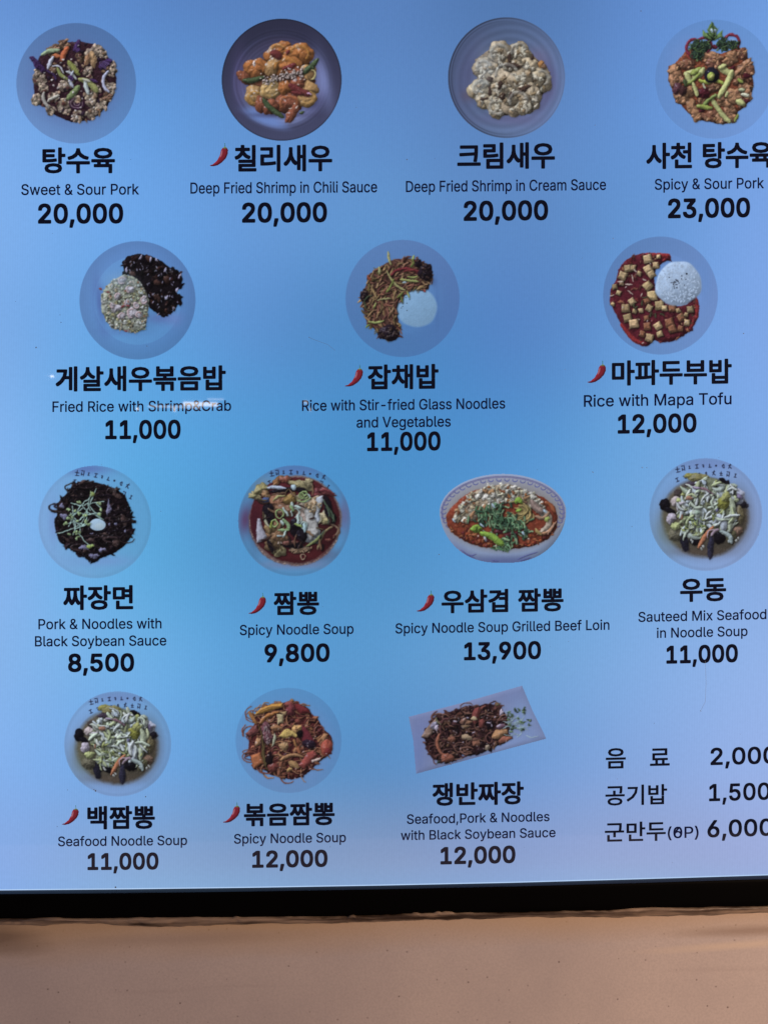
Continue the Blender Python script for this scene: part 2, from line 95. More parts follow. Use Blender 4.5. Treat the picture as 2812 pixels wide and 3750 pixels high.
'k':(381,'110,137,22,21,0,25 110,212,0,-25,3,0 121,212,-4,0,54,56 284,379,-54,-56,26,0 360,379,-25,0,-59,-60 184,199,59,60,-2,0 177,199,2,0,-22,-21|53,0,20,0,0,170 53,509,0,-170,20,0 114,509,-21,0,0,-170 114,0,0,170,-21,0|294,0,26,0,-49,62 148,186,49,-62,14,14 191,229,-14,-15,61,-77 372,0,-60,76,-26,0'),
'l':(189,'139,-2,8,0,-29,0 74,20,14,-15,-14,15 53,84,0,-27,0,142 53,509,0,-142,20,0 114,509,-21,0,0,-137 114,99,0,136,0,-18 120,62,-4,7,5,-7 146,52,-13,0,6,0 160,53,-3,-1,4,0 170,54,-3,0,3,-17 181,3,-4,17,-6,-2 162,-1,7,1,-8,-1'),
'm':(610,'53,0,20,0,0,126 53,379,0,-126,19,0 112,379,-20,0,0,-28 112,295,0,28,-1,0 108,295,1,0,5,21 132,346,-11,-14,12,13 172,376,-15,-7,15,7 219,386,-16,0,28,0 287,361,-17,17,18,-17 321,295,-5,27,-3,0 312,295,3,0,5,18 337,343,-12,-14,12,14 381,375,-17,-8,17,7 437,386,-21,0,22,0 497,372,-18,9,18,-10 541,328,-11,20,10,-19 557,255,0,30,0,-85 557,0,0,85,-21,0 496,0,20,0,0,85 496,254,0,-85,0,27 473,313,15,-12,-16,12 419,330,20,0,-17,0 374,320,13,7,-12,-7 345,290,7,13,-6,-12 335,247,0,16,0,-82 335,0,0,82,-20,0 274,0,21,0,0,87 274,260,0,-87,0,21 253,311,14,-13,-14,13 199,330,22,0,-14,0 158,320,13,7,-14,-7 126,289,8,14,-8,-13 114,238,0,20,0,-79 114,0,0,79,-21,0'),
'n':(410,'114,227,0,22,0,-76 114,0,0,76,-21,0 53,0,20,0,0,126 53,379,0,-126,19,0 112,379,-20,0,0,-30 112,287,0,31,-3,0 102,287,4,0,12,35 152,362,-21,-15,22,15 227,384,-28,0,26,0 295,369,-19,10,19,-11 341,321,-11,21,11,-22 357,240,0,33,0,-80 357,0,0,80,-20,0 296,0,20,0,0,78 296,235,0,-78,0,30 273,304,15,-16,-15,17 210,329,27,0,-18,0 161,317,14,8,-15,-8 126,283,9,15,-8,-16'),
'o':(415,'207,-8,35,0,-34,0 117,16,26,-16,-26,17 56,85,15,-29,-15,29 34,187,0,-38,0,40 56,291,-15,-29,15,30 117,360,-26,-17,26,16 207,384,-34,0,35,0 299,360,-26,16,26,-17 359,291,-14,30,15,-29 381,187,0,40,0,-38 359,85,15,29,-14,-29 299,16,26,17,-26,-16|207,46,-25,0,26,0 270,66,-16,-13,17,13 307,117,-8,-21,8,22 319,187,0,-25,0,26 307,258,8,-22,-8,22 270,310,17,-13,-16,13 207,330,26,0,-25,0 145,310,16,13,-16,-13 108,258,8,22,-8,-21 96,187,0,26,0,-25 108,117,-8,22,8,-21 145,66,-16,13,16,-13'),
'p':(424,'53,-143,20,0,0,174 53,379,0,-174,19,0 112,379,-20,0,0,-20 112,319,0,20,2,0 118,319,-2,0,5,8 137,346,-8,-10,8,10 171,373,-14,-8,15,8 229,384,-24,0,32,0 313,361,-24,15,24,-16 370,293,-14,29,13,-30 390,189,0,40,0,-40 370,84,13,30,-14,-29 313,16,24,16,-24,-16 229,-8,32,0,-23,0 173,4,14,-8,-15,8 138,31,8,-10,-8,11 118,59,5,-8,-1,0 114,59,1,0,0,-67 114,-143,0,67,-21,0|220,47,-23,0,24,0 279,66,-16,-13,16,12 316,117,-8,-22,8,21 328,189,0,-27,0,27 316,261,8,-21,-8,21 280,311,16,-12,-16,13 220,330,24,0,-23,0 161,312,16,12,-16,-12 125,263,8,21,-8,-21 113,189,0,28,0,-28 125,115,-8,21,8,-21 162,65,-16,12,16,-12'),
'r':(259,'53,0,20,0,0,126 53,379,0,-126,19,0 112,379,-20,0,0,-19 112,321,0,19,1,0 115,321,-1,0,7,19 152,367,-17,-12,18,12 213,385,-23,0,5,0 229,384,-6,1,6,0 243,384,-3,0,0,-21 243,322,0,21,-1,1 230,324,7,-1,-7,1 207,326,8,0,-18,0 159,315,14,7,-14,-8 126,284,8,13,-8,-14 114,237,0,18,0,-79 114,0,0,79,-21,0'),
's':(365,'182,-8,29,0,-26,0 112,3,21,-7,-20,8 62,38,13,-15,-13,15 36,94,4,-22,19,4 94,107,-20,-5,5,-21 124,60,-15,10,15,-10 181,45,-23,0,27,0 244,62,-15,-11,16,12 268,103,0,-16,0,13 254,136,9,-9,-9,8 212,155,19,-4,-21,5 149,170,21,-5,-34,8 72,208,17,-17,-17,17 47,274,0,-27,0,22 65,332,-12,-17,12,16 115,370,-21,-9,21,10 187,384,-27,0,26,0 254,372,-19,8,18,-7 299,339,-12,14,11,-14 324,290,-5,19,-19,-4 268,277,19,4,-5,15 243,316,12,-12,-13,11 187,333,25,0,-22,0 131,317,15,10,-15,-11 109,277,0,16,0,-14 124,243,-10,9,10,-8 172,223,-22,5,19,-5 229,209,-19,5,35,-8 306,171,-16,17,17,-17 331,107,0,26,0,-23 312,47,13,17,-12,-17 260,6,22,10,-23,-9'),
't':(227,'204,379,-66,0,0,-17 204,327,0,17,-66,0 6,327,66,0,0,17 6,379,0,-17,66,0|65,471,0,-126,20,0 126,471,-20,0,0,-124 126,98,0,124,0,-17 136,61,-7,8,7,-7 170,50,-16,0,4,0 185,51,-6,-1,6,1 202,54,-5,-1,4,-18 213,2,-4,17,-6,-2 192,-3,8,1,-8,-1 168,-4,8,0,-32,0 92,21,18,-17,-18,17 65,93,0,-31,0,126'),
'u':(410,'182,-5,29,0,-25,0 115,11,19,-11,-20,10 69,59,11,-22,-11,21 53,139,0,-32,0,80 53,379,0,-80,20,0 114,379,-21,0,0,-78 114,144,0,78,0,-30 137,75,-16,16,15,-17 200,50,-27,0,18,0 249,62,-14,-8,15,8 283,97,-8,-16,9,15 296,153,0,-22,0,75 296,379,0,-75,20,0 357,379,-20,0,0,-126 357,0,0,126,-20,0 298,0,20,0,0,31 298,92,0,-31,3,0 307,92,-3,0,-12,-35 257,17,22,15,-22,-15'),
'w':(567,'138,0,20,0,-39,126 23,379,38,-126,21,0 87,379,-21,0,16,-55 133,214,-15,55,7,-23 154,137,-7,28,7,-29 175,41,-7,35,-3,0 165,41,3,0,7,34 186,135,-7,-29,7,28 206,214,-7,-24,15,55 252,379,-15,-55,21,0 316,379,-21,0,16,-55 362,214,-15,55,6,-24 382,136,-7,28,6,-29 402,41,-7,35,-3,0 391,41,4,0,8,34 413,135,-7,-28,7,29 434,214,-7,-24,15,55 480,379,-15,-55,22,0 545,379,-22,0,-39,-126 429,0,39,126,-20,0 368,0,21,0,-16,57 319,172,16,-58,-5,17 305,225,4,-18,-5,18 291,280,4,-19,-5,19 277,338,4,-20,4,0 291,338,-5,0,-5,-19 277,280,4,19,-5,-19 263,225,4,18,-5,-19 248,172,5,17,-17,-58 199,0,16,57,-21,0'),
'x':(379,'21,0,23,0,50,73 171,218,-50,-73,0,-16 171,171,0,16,-47,69 29,379,47,-69,23,0 100,379,-24,0,16,-24 147,306,-15,24,13,-19 179,253,-9,17,9,-16 207,206,-9,15,-10,0 175,206,11,0,10,15 202,253,-8,-16,9,17 233,306,-12,-19,16,24 282,379,-16,-24,23,0 352,379,-24,0,-48,-70 209,169,47,70,0,15 209,214,0,-15,49,-71 358,0,-50,71,-24,0 287,0,23,0,-19,28 231,85,18,-28,-12,18 200,136,9,-16,-9,16 173,182,9,-15,10,0 205,182,-11,0,-10,-15 178,136,8,16,-8,-16 148,85,12,18,-19,-28 91,0,19,28,-23,0'),
'y':(389,'47,-139,4,-1,5,18 61,-86,-4,-17,4,0 71,-87,-3,0,12,-3 104,-89,-10,-2,10,2 130,-74,-8,-8,8,8 151,-36,-6,-17,4,12 163,-1,-4,-12,-49,127 17,379,49,-127,23,0 84,379,-22,0,27,-74 165,155,-27,75,9,-23 187,87,-6,22,6,-23 206,21,-7,21,-8,0 184,21,7,0,6,21 202,87,-6,-23,7,23 224,155,-8,-23,27,75 305,379,-27,-74,22,0 371,379,-22,0,-55,-145 204,-58,56,146,-8,-20 177,-107,10,13,-11,-13 139,-136,14,7,-14,-6 91,-145,18,0,-10,0 65,-143,7,-1,-8,1')}
LATIN_SPACE=188
LATIN_CAP=509

# ------------------------------------------------------------------ display plane
CAM_M = cam.matrix_world.copy()
CAM_O = np.array(CAM_M.translation)
CAM_R = np.array(CAM_M.to_3x3())


def board(px, py, lift=0.0):
    """Layout units -> points of the flat display face (the vertical plane y = -lift)."""
    px = np.asarray(px, float); py = np.asarray(py, float)
    d = np.stack([(px - SRC_W / 2) / FOCAL, -(py - SRC_H / 2) / FOCAL, -np.ones_like(px)], -1) @ CAM_R.T
    t = (0.0 - CAM_O[1]) / d[..., 1]
    p = CAM_O + d * t[..., None]
    p[..., 1] = -lift
    return p


def srgb_lin(c):
    c = np.clip(np.asarray(c, float), 0, 1)
    return np.where(c <= 0.04045, c / 12.92, ((c + 0.055) / 1.055) ** 2.4)


# uneven backlight of the panel, with reflections and viewing-angle tint painted in: sRGB colours on a coarse grid, smoothly interpolated
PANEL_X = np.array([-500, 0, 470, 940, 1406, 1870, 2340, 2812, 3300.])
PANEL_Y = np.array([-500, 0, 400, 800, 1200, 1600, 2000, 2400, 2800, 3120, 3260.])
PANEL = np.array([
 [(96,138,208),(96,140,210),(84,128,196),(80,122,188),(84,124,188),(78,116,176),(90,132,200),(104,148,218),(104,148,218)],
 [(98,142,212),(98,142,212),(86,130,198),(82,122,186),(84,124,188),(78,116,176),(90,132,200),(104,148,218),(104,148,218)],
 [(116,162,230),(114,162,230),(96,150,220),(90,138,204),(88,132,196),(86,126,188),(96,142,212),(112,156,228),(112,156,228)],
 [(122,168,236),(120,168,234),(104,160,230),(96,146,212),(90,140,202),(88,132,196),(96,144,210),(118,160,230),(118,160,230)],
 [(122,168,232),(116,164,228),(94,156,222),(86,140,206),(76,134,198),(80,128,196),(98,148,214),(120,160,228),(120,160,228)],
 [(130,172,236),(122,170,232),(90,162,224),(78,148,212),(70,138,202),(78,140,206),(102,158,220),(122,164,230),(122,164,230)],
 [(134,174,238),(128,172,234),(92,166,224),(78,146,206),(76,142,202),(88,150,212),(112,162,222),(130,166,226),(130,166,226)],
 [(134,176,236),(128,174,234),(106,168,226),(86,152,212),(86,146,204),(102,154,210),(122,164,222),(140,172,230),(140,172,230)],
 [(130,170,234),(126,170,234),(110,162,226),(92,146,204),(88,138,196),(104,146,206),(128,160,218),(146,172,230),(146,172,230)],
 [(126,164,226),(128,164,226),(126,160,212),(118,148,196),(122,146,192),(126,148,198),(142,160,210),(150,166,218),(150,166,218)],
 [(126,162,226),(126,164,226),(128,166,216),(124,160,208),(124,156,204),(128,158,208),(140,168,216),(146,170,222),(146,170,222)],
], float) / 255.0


def _cubic(gx, n):
    i = np.clip(np.floor(gx).astype(int), 0, n - 2)
    return i, np.clip(gx - i, 0, 1)


def _cr(p0, p1, p2, p3, t):
    return 0.5 * (2 * p1 + (p2 - p0) * t + (2 * p0 - 5 * p1 + 4 * p2 - p3) * t * t + (3 * p1 - p0 - 3 * p2 + p3) * t ** 3)


_rng0 = np.random.default_rng(5)


def _octave(n, cells):
    g = _rng0.random((cells, cells))
    x = np.arange(n) * cells / n
    i = x.astype(int); f = x - i; f = f * f * (3 - 2 * f)
    j = (i + 1) % cells
    a = g[i][:, i] * (1 - f)[None] + g[i][:, j] * f[None]
    b = g[j][:, i] * (1 - f)[None] + g[j][:, j] * f[None]
    return a * (1 - f)[:, None] + b * f[:, None]


NOISE_FINE = (_octave(512, 128) + _octave(512, 256) * .6 + _octave(512, 64) * .7) / 2.3 - .5
NOISE_MID = (_octave(512, 48) + _octave(512, 96) * .6 + _octave(512, 24) * .6) / 2.2 - .5
NOISE_LOW = (_octave(512, 6) + _octave(512, 13) * .5) / 1.5 - .5


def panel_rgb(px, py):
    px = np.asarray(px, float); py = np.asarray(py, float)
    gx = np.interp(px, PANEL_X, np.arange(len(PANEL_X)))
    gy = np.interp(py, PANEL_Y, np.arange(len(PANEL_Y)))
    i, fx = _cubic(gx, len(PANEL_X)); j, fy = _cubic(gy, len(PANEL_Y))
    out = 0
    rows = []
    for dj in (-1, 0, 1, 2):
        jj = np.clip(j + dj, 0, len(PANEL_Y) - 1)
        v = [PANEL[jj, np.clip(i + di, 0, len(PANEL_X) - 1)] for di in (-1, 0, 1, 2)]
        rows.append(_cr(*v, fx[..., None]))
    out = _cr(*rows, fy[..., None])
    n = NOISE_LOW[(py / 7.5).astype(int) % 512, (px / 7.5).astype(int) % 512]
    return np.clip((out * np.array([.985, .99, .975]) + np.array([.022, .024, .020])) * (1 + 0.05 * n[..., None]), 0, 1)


# ------------------------------------------------------------------ materials
def new_mat(name):
    m = bpy.data.materials.new(name)
    m.use_nodes = True
    return m, m.node_tree, m.node_tree.nodes['Principled BSDF']


def panel_lines(nt):
    """Faint pixel columns of the display panel; returns a factor socket."""
    N, L = nt.nodes, nt.links
    geo = N.new('ShaderNodeNewGeometry')
    wv = N.new('ShaderNodeTexWave')
    wv.wave_type, wv.bands_direction = 'BANDS', 'X'
    wv.inputs['Scale'].default_value = 178.0
    wv.inputs['Distortion'].default_value = 0.0
    L.new(geo.outputs['Position'], wv.inputs['Vector'])
    nz = N.new('ShaderNodeTexNoise')
    nz.inputs['Scale'].default_value = 240.0
    nz.inputs['Detail'].default_value = 3.0
    L.new(geo.outputs['Position'], nz.inputs['Vector'])
    a = N.new('ShaderNodeMath'); a.operation = 'MULTIPLY_ADD'
    a.inputs[1].default_value = 0.07; a.inputs[2].default_value = 0.93
    L.new(wv.outputs['Fac'], a.inputs[0])
    b = N.new('ShaderNodeMath'); b.operation = 'MULTIPLY_ADD'
    b.inputs[1].default_value = 0.10
    L.new(nz.outputs['Fac'], b.inputs[0]); L.new(a.outputs[0], b.inputs[2])
    return b.outputs[0]


screen_mat, nt, bs = new_mat('display_panel')
at = nt.nodes.new('ShaderNodeAttribute'); at.attribute_name = 'Col'
bs.inputs['Base Color'].default_value = (0.004, 0.004, 0.006, 1)
bs.inputs['Roughness'].default_value = 0.03
nt.links.new(at.outputs['Color'], bs.inputs['Emission Color'])
nt.links.new(panel_lines(nt), bs.inputs['Emission Strength'])


def ink(name, rgb):
    m, nt, bs = new_mat(name)
    bs.inputs['Base Color'].default_value = (0.004, 0.004, 0.006, 1)
    bs.inputs['Roughness'].default_value = 0.03
    bs.inputs['Emission Color'].default_value = (*srgb_lin(np.array(rgb) / 255.), 1)
    nt.links.new(panel_lines(nt), bs.inputs['Emission Strength'])
    return m


INK_NAME = ink('bold_lettering', (7, 9, 24))
INK_THIN = ink('thin_lettering', (6, 10, 44))


def plastic(name, rgb, rough, spec=0.5):
    m, nt, bs = new_mat(name)
    bs.inputs['Base Color'].default_value = (*rgb, 1)
    bs.inputs['Specular IOR Level'].default_value = spec
    nz = nt.nodes.new('ShaderNodeTexNoise'); nz.inputs['Scale'].default_value = 60
    mr = nt.nodes.new('ShaderNodeMapRange')
    mr.inputs['To Min'].default_value = rough * .8; mr.inputs['To Max'].default_value = rough * 1.25
    nt.links.new(nz.outputs['Fac'], mr.inputs['Value']); nt.links.new(mr.outputs['Result'], bs.inputs['Roughness'])
    return m


BEZEL = plastic('black_bezel', (0.0012, 0.001, 0.001), 0.55, 0.03)
LIP = plastic('glossy_lip', (0.004, 0.004, 0.008), 0.16, 0.6)


# ------------------------------------------------------------------ object helpers
def link(name, me, parent=None, mat=None, label=None, kind=None):
    o = bpy.data.objects.new(name, me)
    scene.collection.objects.link(o)
    if mat is not None and me is not None:
        me.materials.clear(); me.materials.append(mat)
    if parent is not None: o.parent = parent
    if label: o['label'] = label
    if kind: o['kind'] = kind
    return o


def mesh_from(verts, faces, name='mesh', cols=None):
    verts = np.asarray(verts, np.float32); faces = np.asarray(faces, np.int32)
    me = bpy.data.meshes.new(name)
    me.vertices.add(len(verts)); me.vertices.foreach_set('co', verts.ravel())
    k = faces.shape[1]
    me.loops.add(faces.size); me.loops.foreach_set('vertex_index', faces.ravel())
    me.polygons.add(len(faces))
    me.polygons.foreach_set('loop_start', np.arange(0, faces.size, k, dtype=np.int32))
    me.polygons.foreach_set('loop_total', np.full(len(faces), k, np.int32))
    me.update(calc_edges=True)
    if cols is not None:
        ca = me.color_attributes.new('Col', 'FLOAT_COLOR', 'POINT')
        c4 = np.ones((len(verts), 4), np.float32); c4[:, :3] = cols
        ca.data.foreach_set('color', c4.ravel())
    me.validate()
    return me


# ------------------------------------------------------------------ lettering
def row_slope(x, y):
    """How the lines of print lean and bow across the display."""
    t = np.clip((y - 806) / 2434., -0.3, 1.1)
    a = -.003 + (-.006 + .003) * t
    b = -.0045 + (-.0085 + .0045) * t
    return a * x + b * x * x / 2000.


def curve_to_xy(cu, bold=0.0):
    o = bpy.data.objects.new('t', cu)
    scene.collection.objects.link(o)
    dg = bpy.context.evaluated_depsgraph_get()
    me = bpy.data.meshes.new_from_object(o.evaluated_get(dg))
    bpy.data.objects.remove(o)
    bpy.data.curves.remove(cu) if isinstance(cu, bpy.types.Curve) else None
    me.calc_loop_triangles()
    n = len(me.vertices)
    co = np.empty(n * 3, np.float32); me.vertices.foreach_get('co', co); co = co.reshape(-1, 3)
    tri = np.empty(len(me.loop_triangles) * 3, np.int32); me.loop_triangles.foreach_get('vertices', tri); tri = tri.reshape(-1, 3)
    bpy.data.meshes.remove(me)
    co = co.astype(float); co[:, 2] = 0
    return spread(co, tri, bold)


_GLYPHS = {}


def glyph(ch):
    """Filled letter from its outline loops (which may cross each other)."""
    if ch in _GLYPHS: return _GLYPHS[ch]
    loops = []
    for body in LATIN[ch][1].split('|'):
        q = np.array([[float(v) for v in p.split(',')] for p in body.split()]) / 1000
        out = []
        for i in range(len(q)):
            a, b = q[i], q[(i + 1) % len(q)]
            p0, p3 = a[:2], b[:2]
            p1, p2 = p0 + a[4:6], p3 + b[2:4]
            for k in range(4):
                t = k / 4
                pt = (1 - t) ** 3 * p0 + 3 * (1 - t) ** 2 * t * p1 + 3 * (1 - t) * t * t * p2 + t ** 3 * p3
                if not out or np.hypot(*(pt - out[-1])) > 1e-4: out.append(pt)
        loops.append(np.array(out))

    pts = [Vector((x, y)) for Q in loops for x, y in Q]
    edges, n = [], 0
    for Q in loops:
        edges += [(n + k, n + (k + 1) % len(Q)) for k in range(len(Q))]; n += len(Q)
    vo, _, fo, *_ = delaunay_2d_cdt(pts, edges, [], 0, 1e-6)
    V = np.array([(v.x, v.y, 0) for v in vo]); T = []
    for f in fo:
        c = V[list(f)].mean(0); w = 0
        for Q in loops:                          # winding number of the middle of the triangle
            A, B = Q, np.roll(Q, -1, 0)
            up = (A[:, 1] <= c[1]) & (B[:, 1] > c[1]); dn = (A[:, 1] > c[1]) & (B[:, 1] <= c[1])
            side = (B[:, 0] - A[:, 0]) * (c[1] - A[:, 1]) - (c[0] - A[:, 0]) * (B[:, 1] - A[:, 1])
            w += int((up & (side > 0)).sum()) - int((dn & (side < 0)).sum())
        if w:
            a, b, d = V[f[0]], V[f[1]], V[f[2]]
            ccw = (b[0] - a[0]) * (d[1] - a[1]) - (b[1] - a[1]) * (d[0] - a[0]) > 0
            T.append(list(f) if ccw else list(f)[::-1])
    _GLYPHS[ch] = (V, np.array(T, np.int32))
    return _GLYPHS[ch]


def spread(co, tri, bold):
    """Bold lettering is the same fill spread by 'bold' on every side, a few microns apart."""
    if not bold: return co, tri
    V, T = [], []
    for k, (dx, dy) in enumerate([(0, 0), (1, 0), (-1, 0), (0, 1), (0, -1), (.84, .84), (-.84, .84), (.84, -.84), (-.84, -.84)]):
        V.append(co + np.array([dx * bold, dy * bold, k * 4e-6])); T.append(tri + k * len(co))
    return np.concatenate(V), np.concatenate(T)


def latin_fill(text, bold, track=0.0):
    V, T, n, x = [], [], 0, 0.0
    for ch in text:
        if ch == ' ':
            x += LATIN_SPACE / 1000 + track; continue
        back = ch == '~'                       # a nought struck over the six
        c = '0' if back else ch
        x0 = x - LATIN['6'][0] / 1000 - track if back else x
        co, tri = glyph(c)
        V.append(co + np.array([x0, 0, 0])); T.append(tri + n); n += len(co)
        if not back: x += LATIN[c][0] / 1000 + track
    return spread(np.concatenate(V), np.concatenate(T), bold)


def hangul_curve(text):
    cu = bpy.data.curves.new('t', 'FONT')
    cu.body = text; cu.resolution_u = 3
    return cu


def place_text(fill, name, x0, x1, mode, ya, yb, mat, parent, label, lift=0.0004):
    """mode 'box': ink fills x0..x1, ya..yb ; mode 'line': baseline ya, capital height yb."""
    co, tri = fill
    u, v = co[:, 0], co[:, 1]
    u = (u - u.min()) / (u.max() - u.min()) * (x1 - x0) + x0
    xm = (x0 + x1) / 2
    if mode == 'box':
        py = yb - (v - v.min()) / (v.max() - v.min()) * (yb - ya)
    else:
        py = ya - v * yb / (LATIN_CAP / 1000)
    ymid = float(py.mean())
    py = py + row_slope(u, ymid) - row_slope(xm, ymid)
    p = board(u, py, lift)
    p[:, 1] -= co[:, 2]
    return link(name, mesh_from(p, tri, name), parent, mat, label)

# ------------------------------------------------------------------ picture painter (flat printed pictures)
def C(r, g, b): return np.array((r, g, b), float) / 255.


class Picture:
    """A small colour field in layout units; every spot of it becomes a printed mesh patch."""
    P = 1.9

    def __init__(self, ox, oy, s, box, seed):
        self.ox, self.oy, self.s = ox, oy, s
        self.x0, self.y0, self.x1, self.y1 = box
        P = self.P
        self.w = int((self.x1 - self.x0) / P) + 2; self.h = int((self.y1 - self.y0) / P) + 2
        self.gx, self.gy = np.meshgrid(self.x0 + np.arange(self.w) * P, self.y0 + np.arange(self.h) * P)
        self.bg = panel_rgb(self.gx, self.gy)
        self.rgb = self.bg.copy()
        self.lab = np.full((self.h, self.w), -1, int)
        self.names = []
        self.cur = 0
        self.R = random.Random(seed)
        self.k = 1.0 / (s * P)          # authored units -> pixels

    def layer(self, name):
        if name not in self.names: self.names.append(name)
        self.cur = self.names.index(name)

    def T(self, x, y):
        return (x / self.s + self.ox - self.x0) / self.P, (y / self.s + self.oy - self.y0) / self.P

    def window(self, ax, ay, bx, by, m):
        i0, i1 = max(0, int(ax - m)), min(self.w, int(bx + m) + 2)
        j0, j1 = max(0, int(ay - m)), min(self.h, int(by + m) + 2)
        if i1 <= i0 or j1 <= j0: return None
        X, Y = np.meshgrid(np.arange(i0, i1, dtype=float), np.arange(j0, j1, dtype=float))
        return i0, i1, j0, j1, X, Y

    # -- put a shape given its signed distance (inside positive, in pixels)
    def put(self, win, d, col, rr, tex=.18, spec=0., sh=.55, dome=1., soft=1., grain='fine', edge=0., speccol=(.75, .78, .86), a=1., stripe=None):
        i0, i1, j0, j1, X, Y = win
        R = self.R
        sub = self.rgb[j0:j1, i0:i1]
        if sh > 0:
            ds = np.roll(np.roll(d, 1, 0), 1, 1)
            s = np.clip((ds + 2.2) / 3.2, 0, 1) * sh * .80
            inside = (self.lab[j0:j1, i0:i1] > 0)[..., None]
            sub[:] = np.where(inside, sub * (1 - s[..., None]), sub * (1 - .25 * s[..., None]))
        al = np.clip(d / soft + .5, 0, 1) * a
        t = np.clip(d / max(rr, .6), 0, 1)
        hgt = (1 - (1 - t) ** 2) * rr * .8 * dome
        tab = NOISE_FINE if grain == 'fine' else NOISE_MID
        oi, oj = R.randrange(400), R.randrange(400)
        nz = tab[np.ix_((np.arange(j0, j1) * 2 + oj) % 512, (np.arange(i0, i1) * 2 + oi) % 512)]
        hgt = hgt + nz * tex * 6
        gy, gx = np.gradient(hgt)
        nl = (gx * .45 + gy * .62 + .62) / np.sqrt(1 + gx * gx + gy * gy)
        shade = np.clip(.60 + .62 * nl, .35, 1.30)
        n3 = NOISE_FINE[np.ix_((np.arange(j0, j1) + oj) % 512, (np.arange(i0, i1) + oi) % 512)]
        col = np.asarray(col, float); col = col * .84 + col.mean() * .15
        c = col[None, None] * shade[..., None] * (1 + tex * 1.3 * nz[..., None] + min(tex, .3) * .9 * n3[..., None])
        if stripe is not None:
            c = c * (1 + stripe[..., None])
        if edge:
            c = c * (1 - .6 * edge * np.clip(1 - d / 1.6, 0, 1))[..., None]
        if spec > 0:
            n2 = NOISE_MID[np.ix_((np.arange(j0, j1) * 3 + oi) % 512, (np.arange(i0, i1) * 3 + oj) % 512)]
            m = np.clip((nl - .78) * 5, 0, 1) * np.clip((n2 - .06) * 9, 0, 1) * spec
            c = c * (1 - m[..., None]) + np.array(speccol) * m[..., None]
        sub[:] = sub * (1 - al[..., None]) + np.clip(c, 0, 1) * al[..., None]
        lb = self.lab[j0:j1, i0:i1]
        lb[al > .5] = self.cur

    def jit(self, col, j=.12):
        R = self.R
        k = 1 + R.uniform(-j, j)
        return np.clip(np.asarray(col) * k + np.array([R.uniform(-j, j) * .06 for _ in range(3)]), 0, 1)

    def b(self, x, y, rx, ry=None, ang=0., col=(.5, .5, .5), wob=.14, **kw):
        ry = rx if ry is None else ry
        px, py = self.T(x, y); rx *= self.k; ry *= self.k
        m = max(rx, ry) * 1.35 + 3
        win = self.window(px - m, py - m, px + m, py + m, 1)
        if win is None: return
        X, Y = win[4] - px, win[5] - py
        a = math.radians(ang); ca, sa = math.cos(a), math.sin(a)
        U, V = (X * ca + Y * sa) / rx, (-X * sa + Y * ca) / ry
        r = np.hypot(U, V); th = np.arctan2(V, U)
        R = self.R
        Rm = 1 + wob * (.6 * np.sin(2 * th + R.uniform(0, 6.3)) + .5 * np.sin(3 * th + R.uniform(0, 6.3)) + .35 * np.sin(5 * th + R.uniform(0, 6.3)) + .25 * np.sin(8 * th + R.uniform(0, 6.3)))
        d = (Rm - r) * min(rx, ry)
        self.put(win, d, col, min(rx, ry), **kw)

    def _smooth(self, pts, n=5):
        p = [pts[0]] + list(pts) + [pts[-1]]
        out = []
        for i in range(1, len(p) - 2):
            p0, p1, p2, p3 = [np.array(q, float) for q in p[i - 1:i + 3]]
            for k in range(n):
                out.append(_cr(p0, p1, p2, p3, k / n))
        out.append(np.array(p[-2], float))
        return out

    def st(self, pts, w, col, taper=.6, smooth=True, **kw):
        pts = self._smooth(pts) if smooth and len(pts) > 2 else [np.array(q, float) for q in pts]
        P = np.array([self.T(*q) for q in pts]); w = max(w * self.k / 2, .35)
        win = self.window(P[:, 0].min(), P[:, 1].min(), P[:, 0].max(), P[:, 1].max(), w + 3)
        if win is None: return
        X, Y = win[4], win[5]
        best = np.full(X.shape, -1e9)
        n = len(P) - 1
        for i in range(n):
            a, b2 = P[i], P[i + 1]
            e = b2 - a; L = max(e @ e, 1e-6)
            t = np.clip(((X - a[0]) * e[0] + (Y - a[1]) * e[1]) / L, 0, 1)
            q = (i + t) / n
            ww = w * (1 - taper * np.abs(2 * q - 1) ** 3)
            best = np.maximum(best, ww - np.hypot(X - a[0] - t * e[0], Y - a[1] - t * e[1]))
        self.put(win, best, col, w, **kw)

    def pg(self, pts, col, rr=None, **kw):
        P = np.array([self.T(*q) for q in pts])
        win = self.window(P[:, 0].min(), P[:, 1].min(), P[:, 0].max(), P[:, 1].max(), 3)
        if win is None: return
        X, Y = win[4], win[5]
        dist = np.full(X.shape, 1e9); ins = np.zeros(X.shape, bool)
        for i in range(len(P)):
            a, b2 = P[i], P[(i + 1) % len(P)]
            e = b2 - a; L = max(e @ e, 1e-6)
            t = np.clip(((X - a[0]) * e[0] + (Y - a[1]) * e[1]) / L, 0, 1)
            dist = np.minimum(dist, np.hypot(X - a[0] - t * e[0], Y - a[1] - t * e[1]))
            if abs(a[1] - b2[1]) > 1e-9:
                cond = ((a[1] > Y) != (b2[1] > Y)) & (X < (b2[0] - a[0]) * (Y - a[1]) / (b2[1] - a[1]) + a[0])
                ins ^= cond
        d = np.where(ins, dist, -dist)
        if rr is None: rr = 3.0
        self.put(win, d, col, rr, **kw)

    # -- composites
    def lump(self, x, y, r, col, n=8, **kw):
        R = self.R
        self.b(x, y, r * .85, r * .75, R.uniform(0, 180), self.jit(np.asarray(col) * .72), **kw)
        for _ in range(n):
            a, q = R.uniform(0, 6.3), r * R.uniform(.15, .85)
            self.b(x + q * math.cos(a), y + q * math.sin(a), r * R.uniform(.2, .38), r * R.uniform(.16, .3), R.uniform(0, 180), self.jit(col, .22), wob=.22, **{**kw, 'sh': .35})

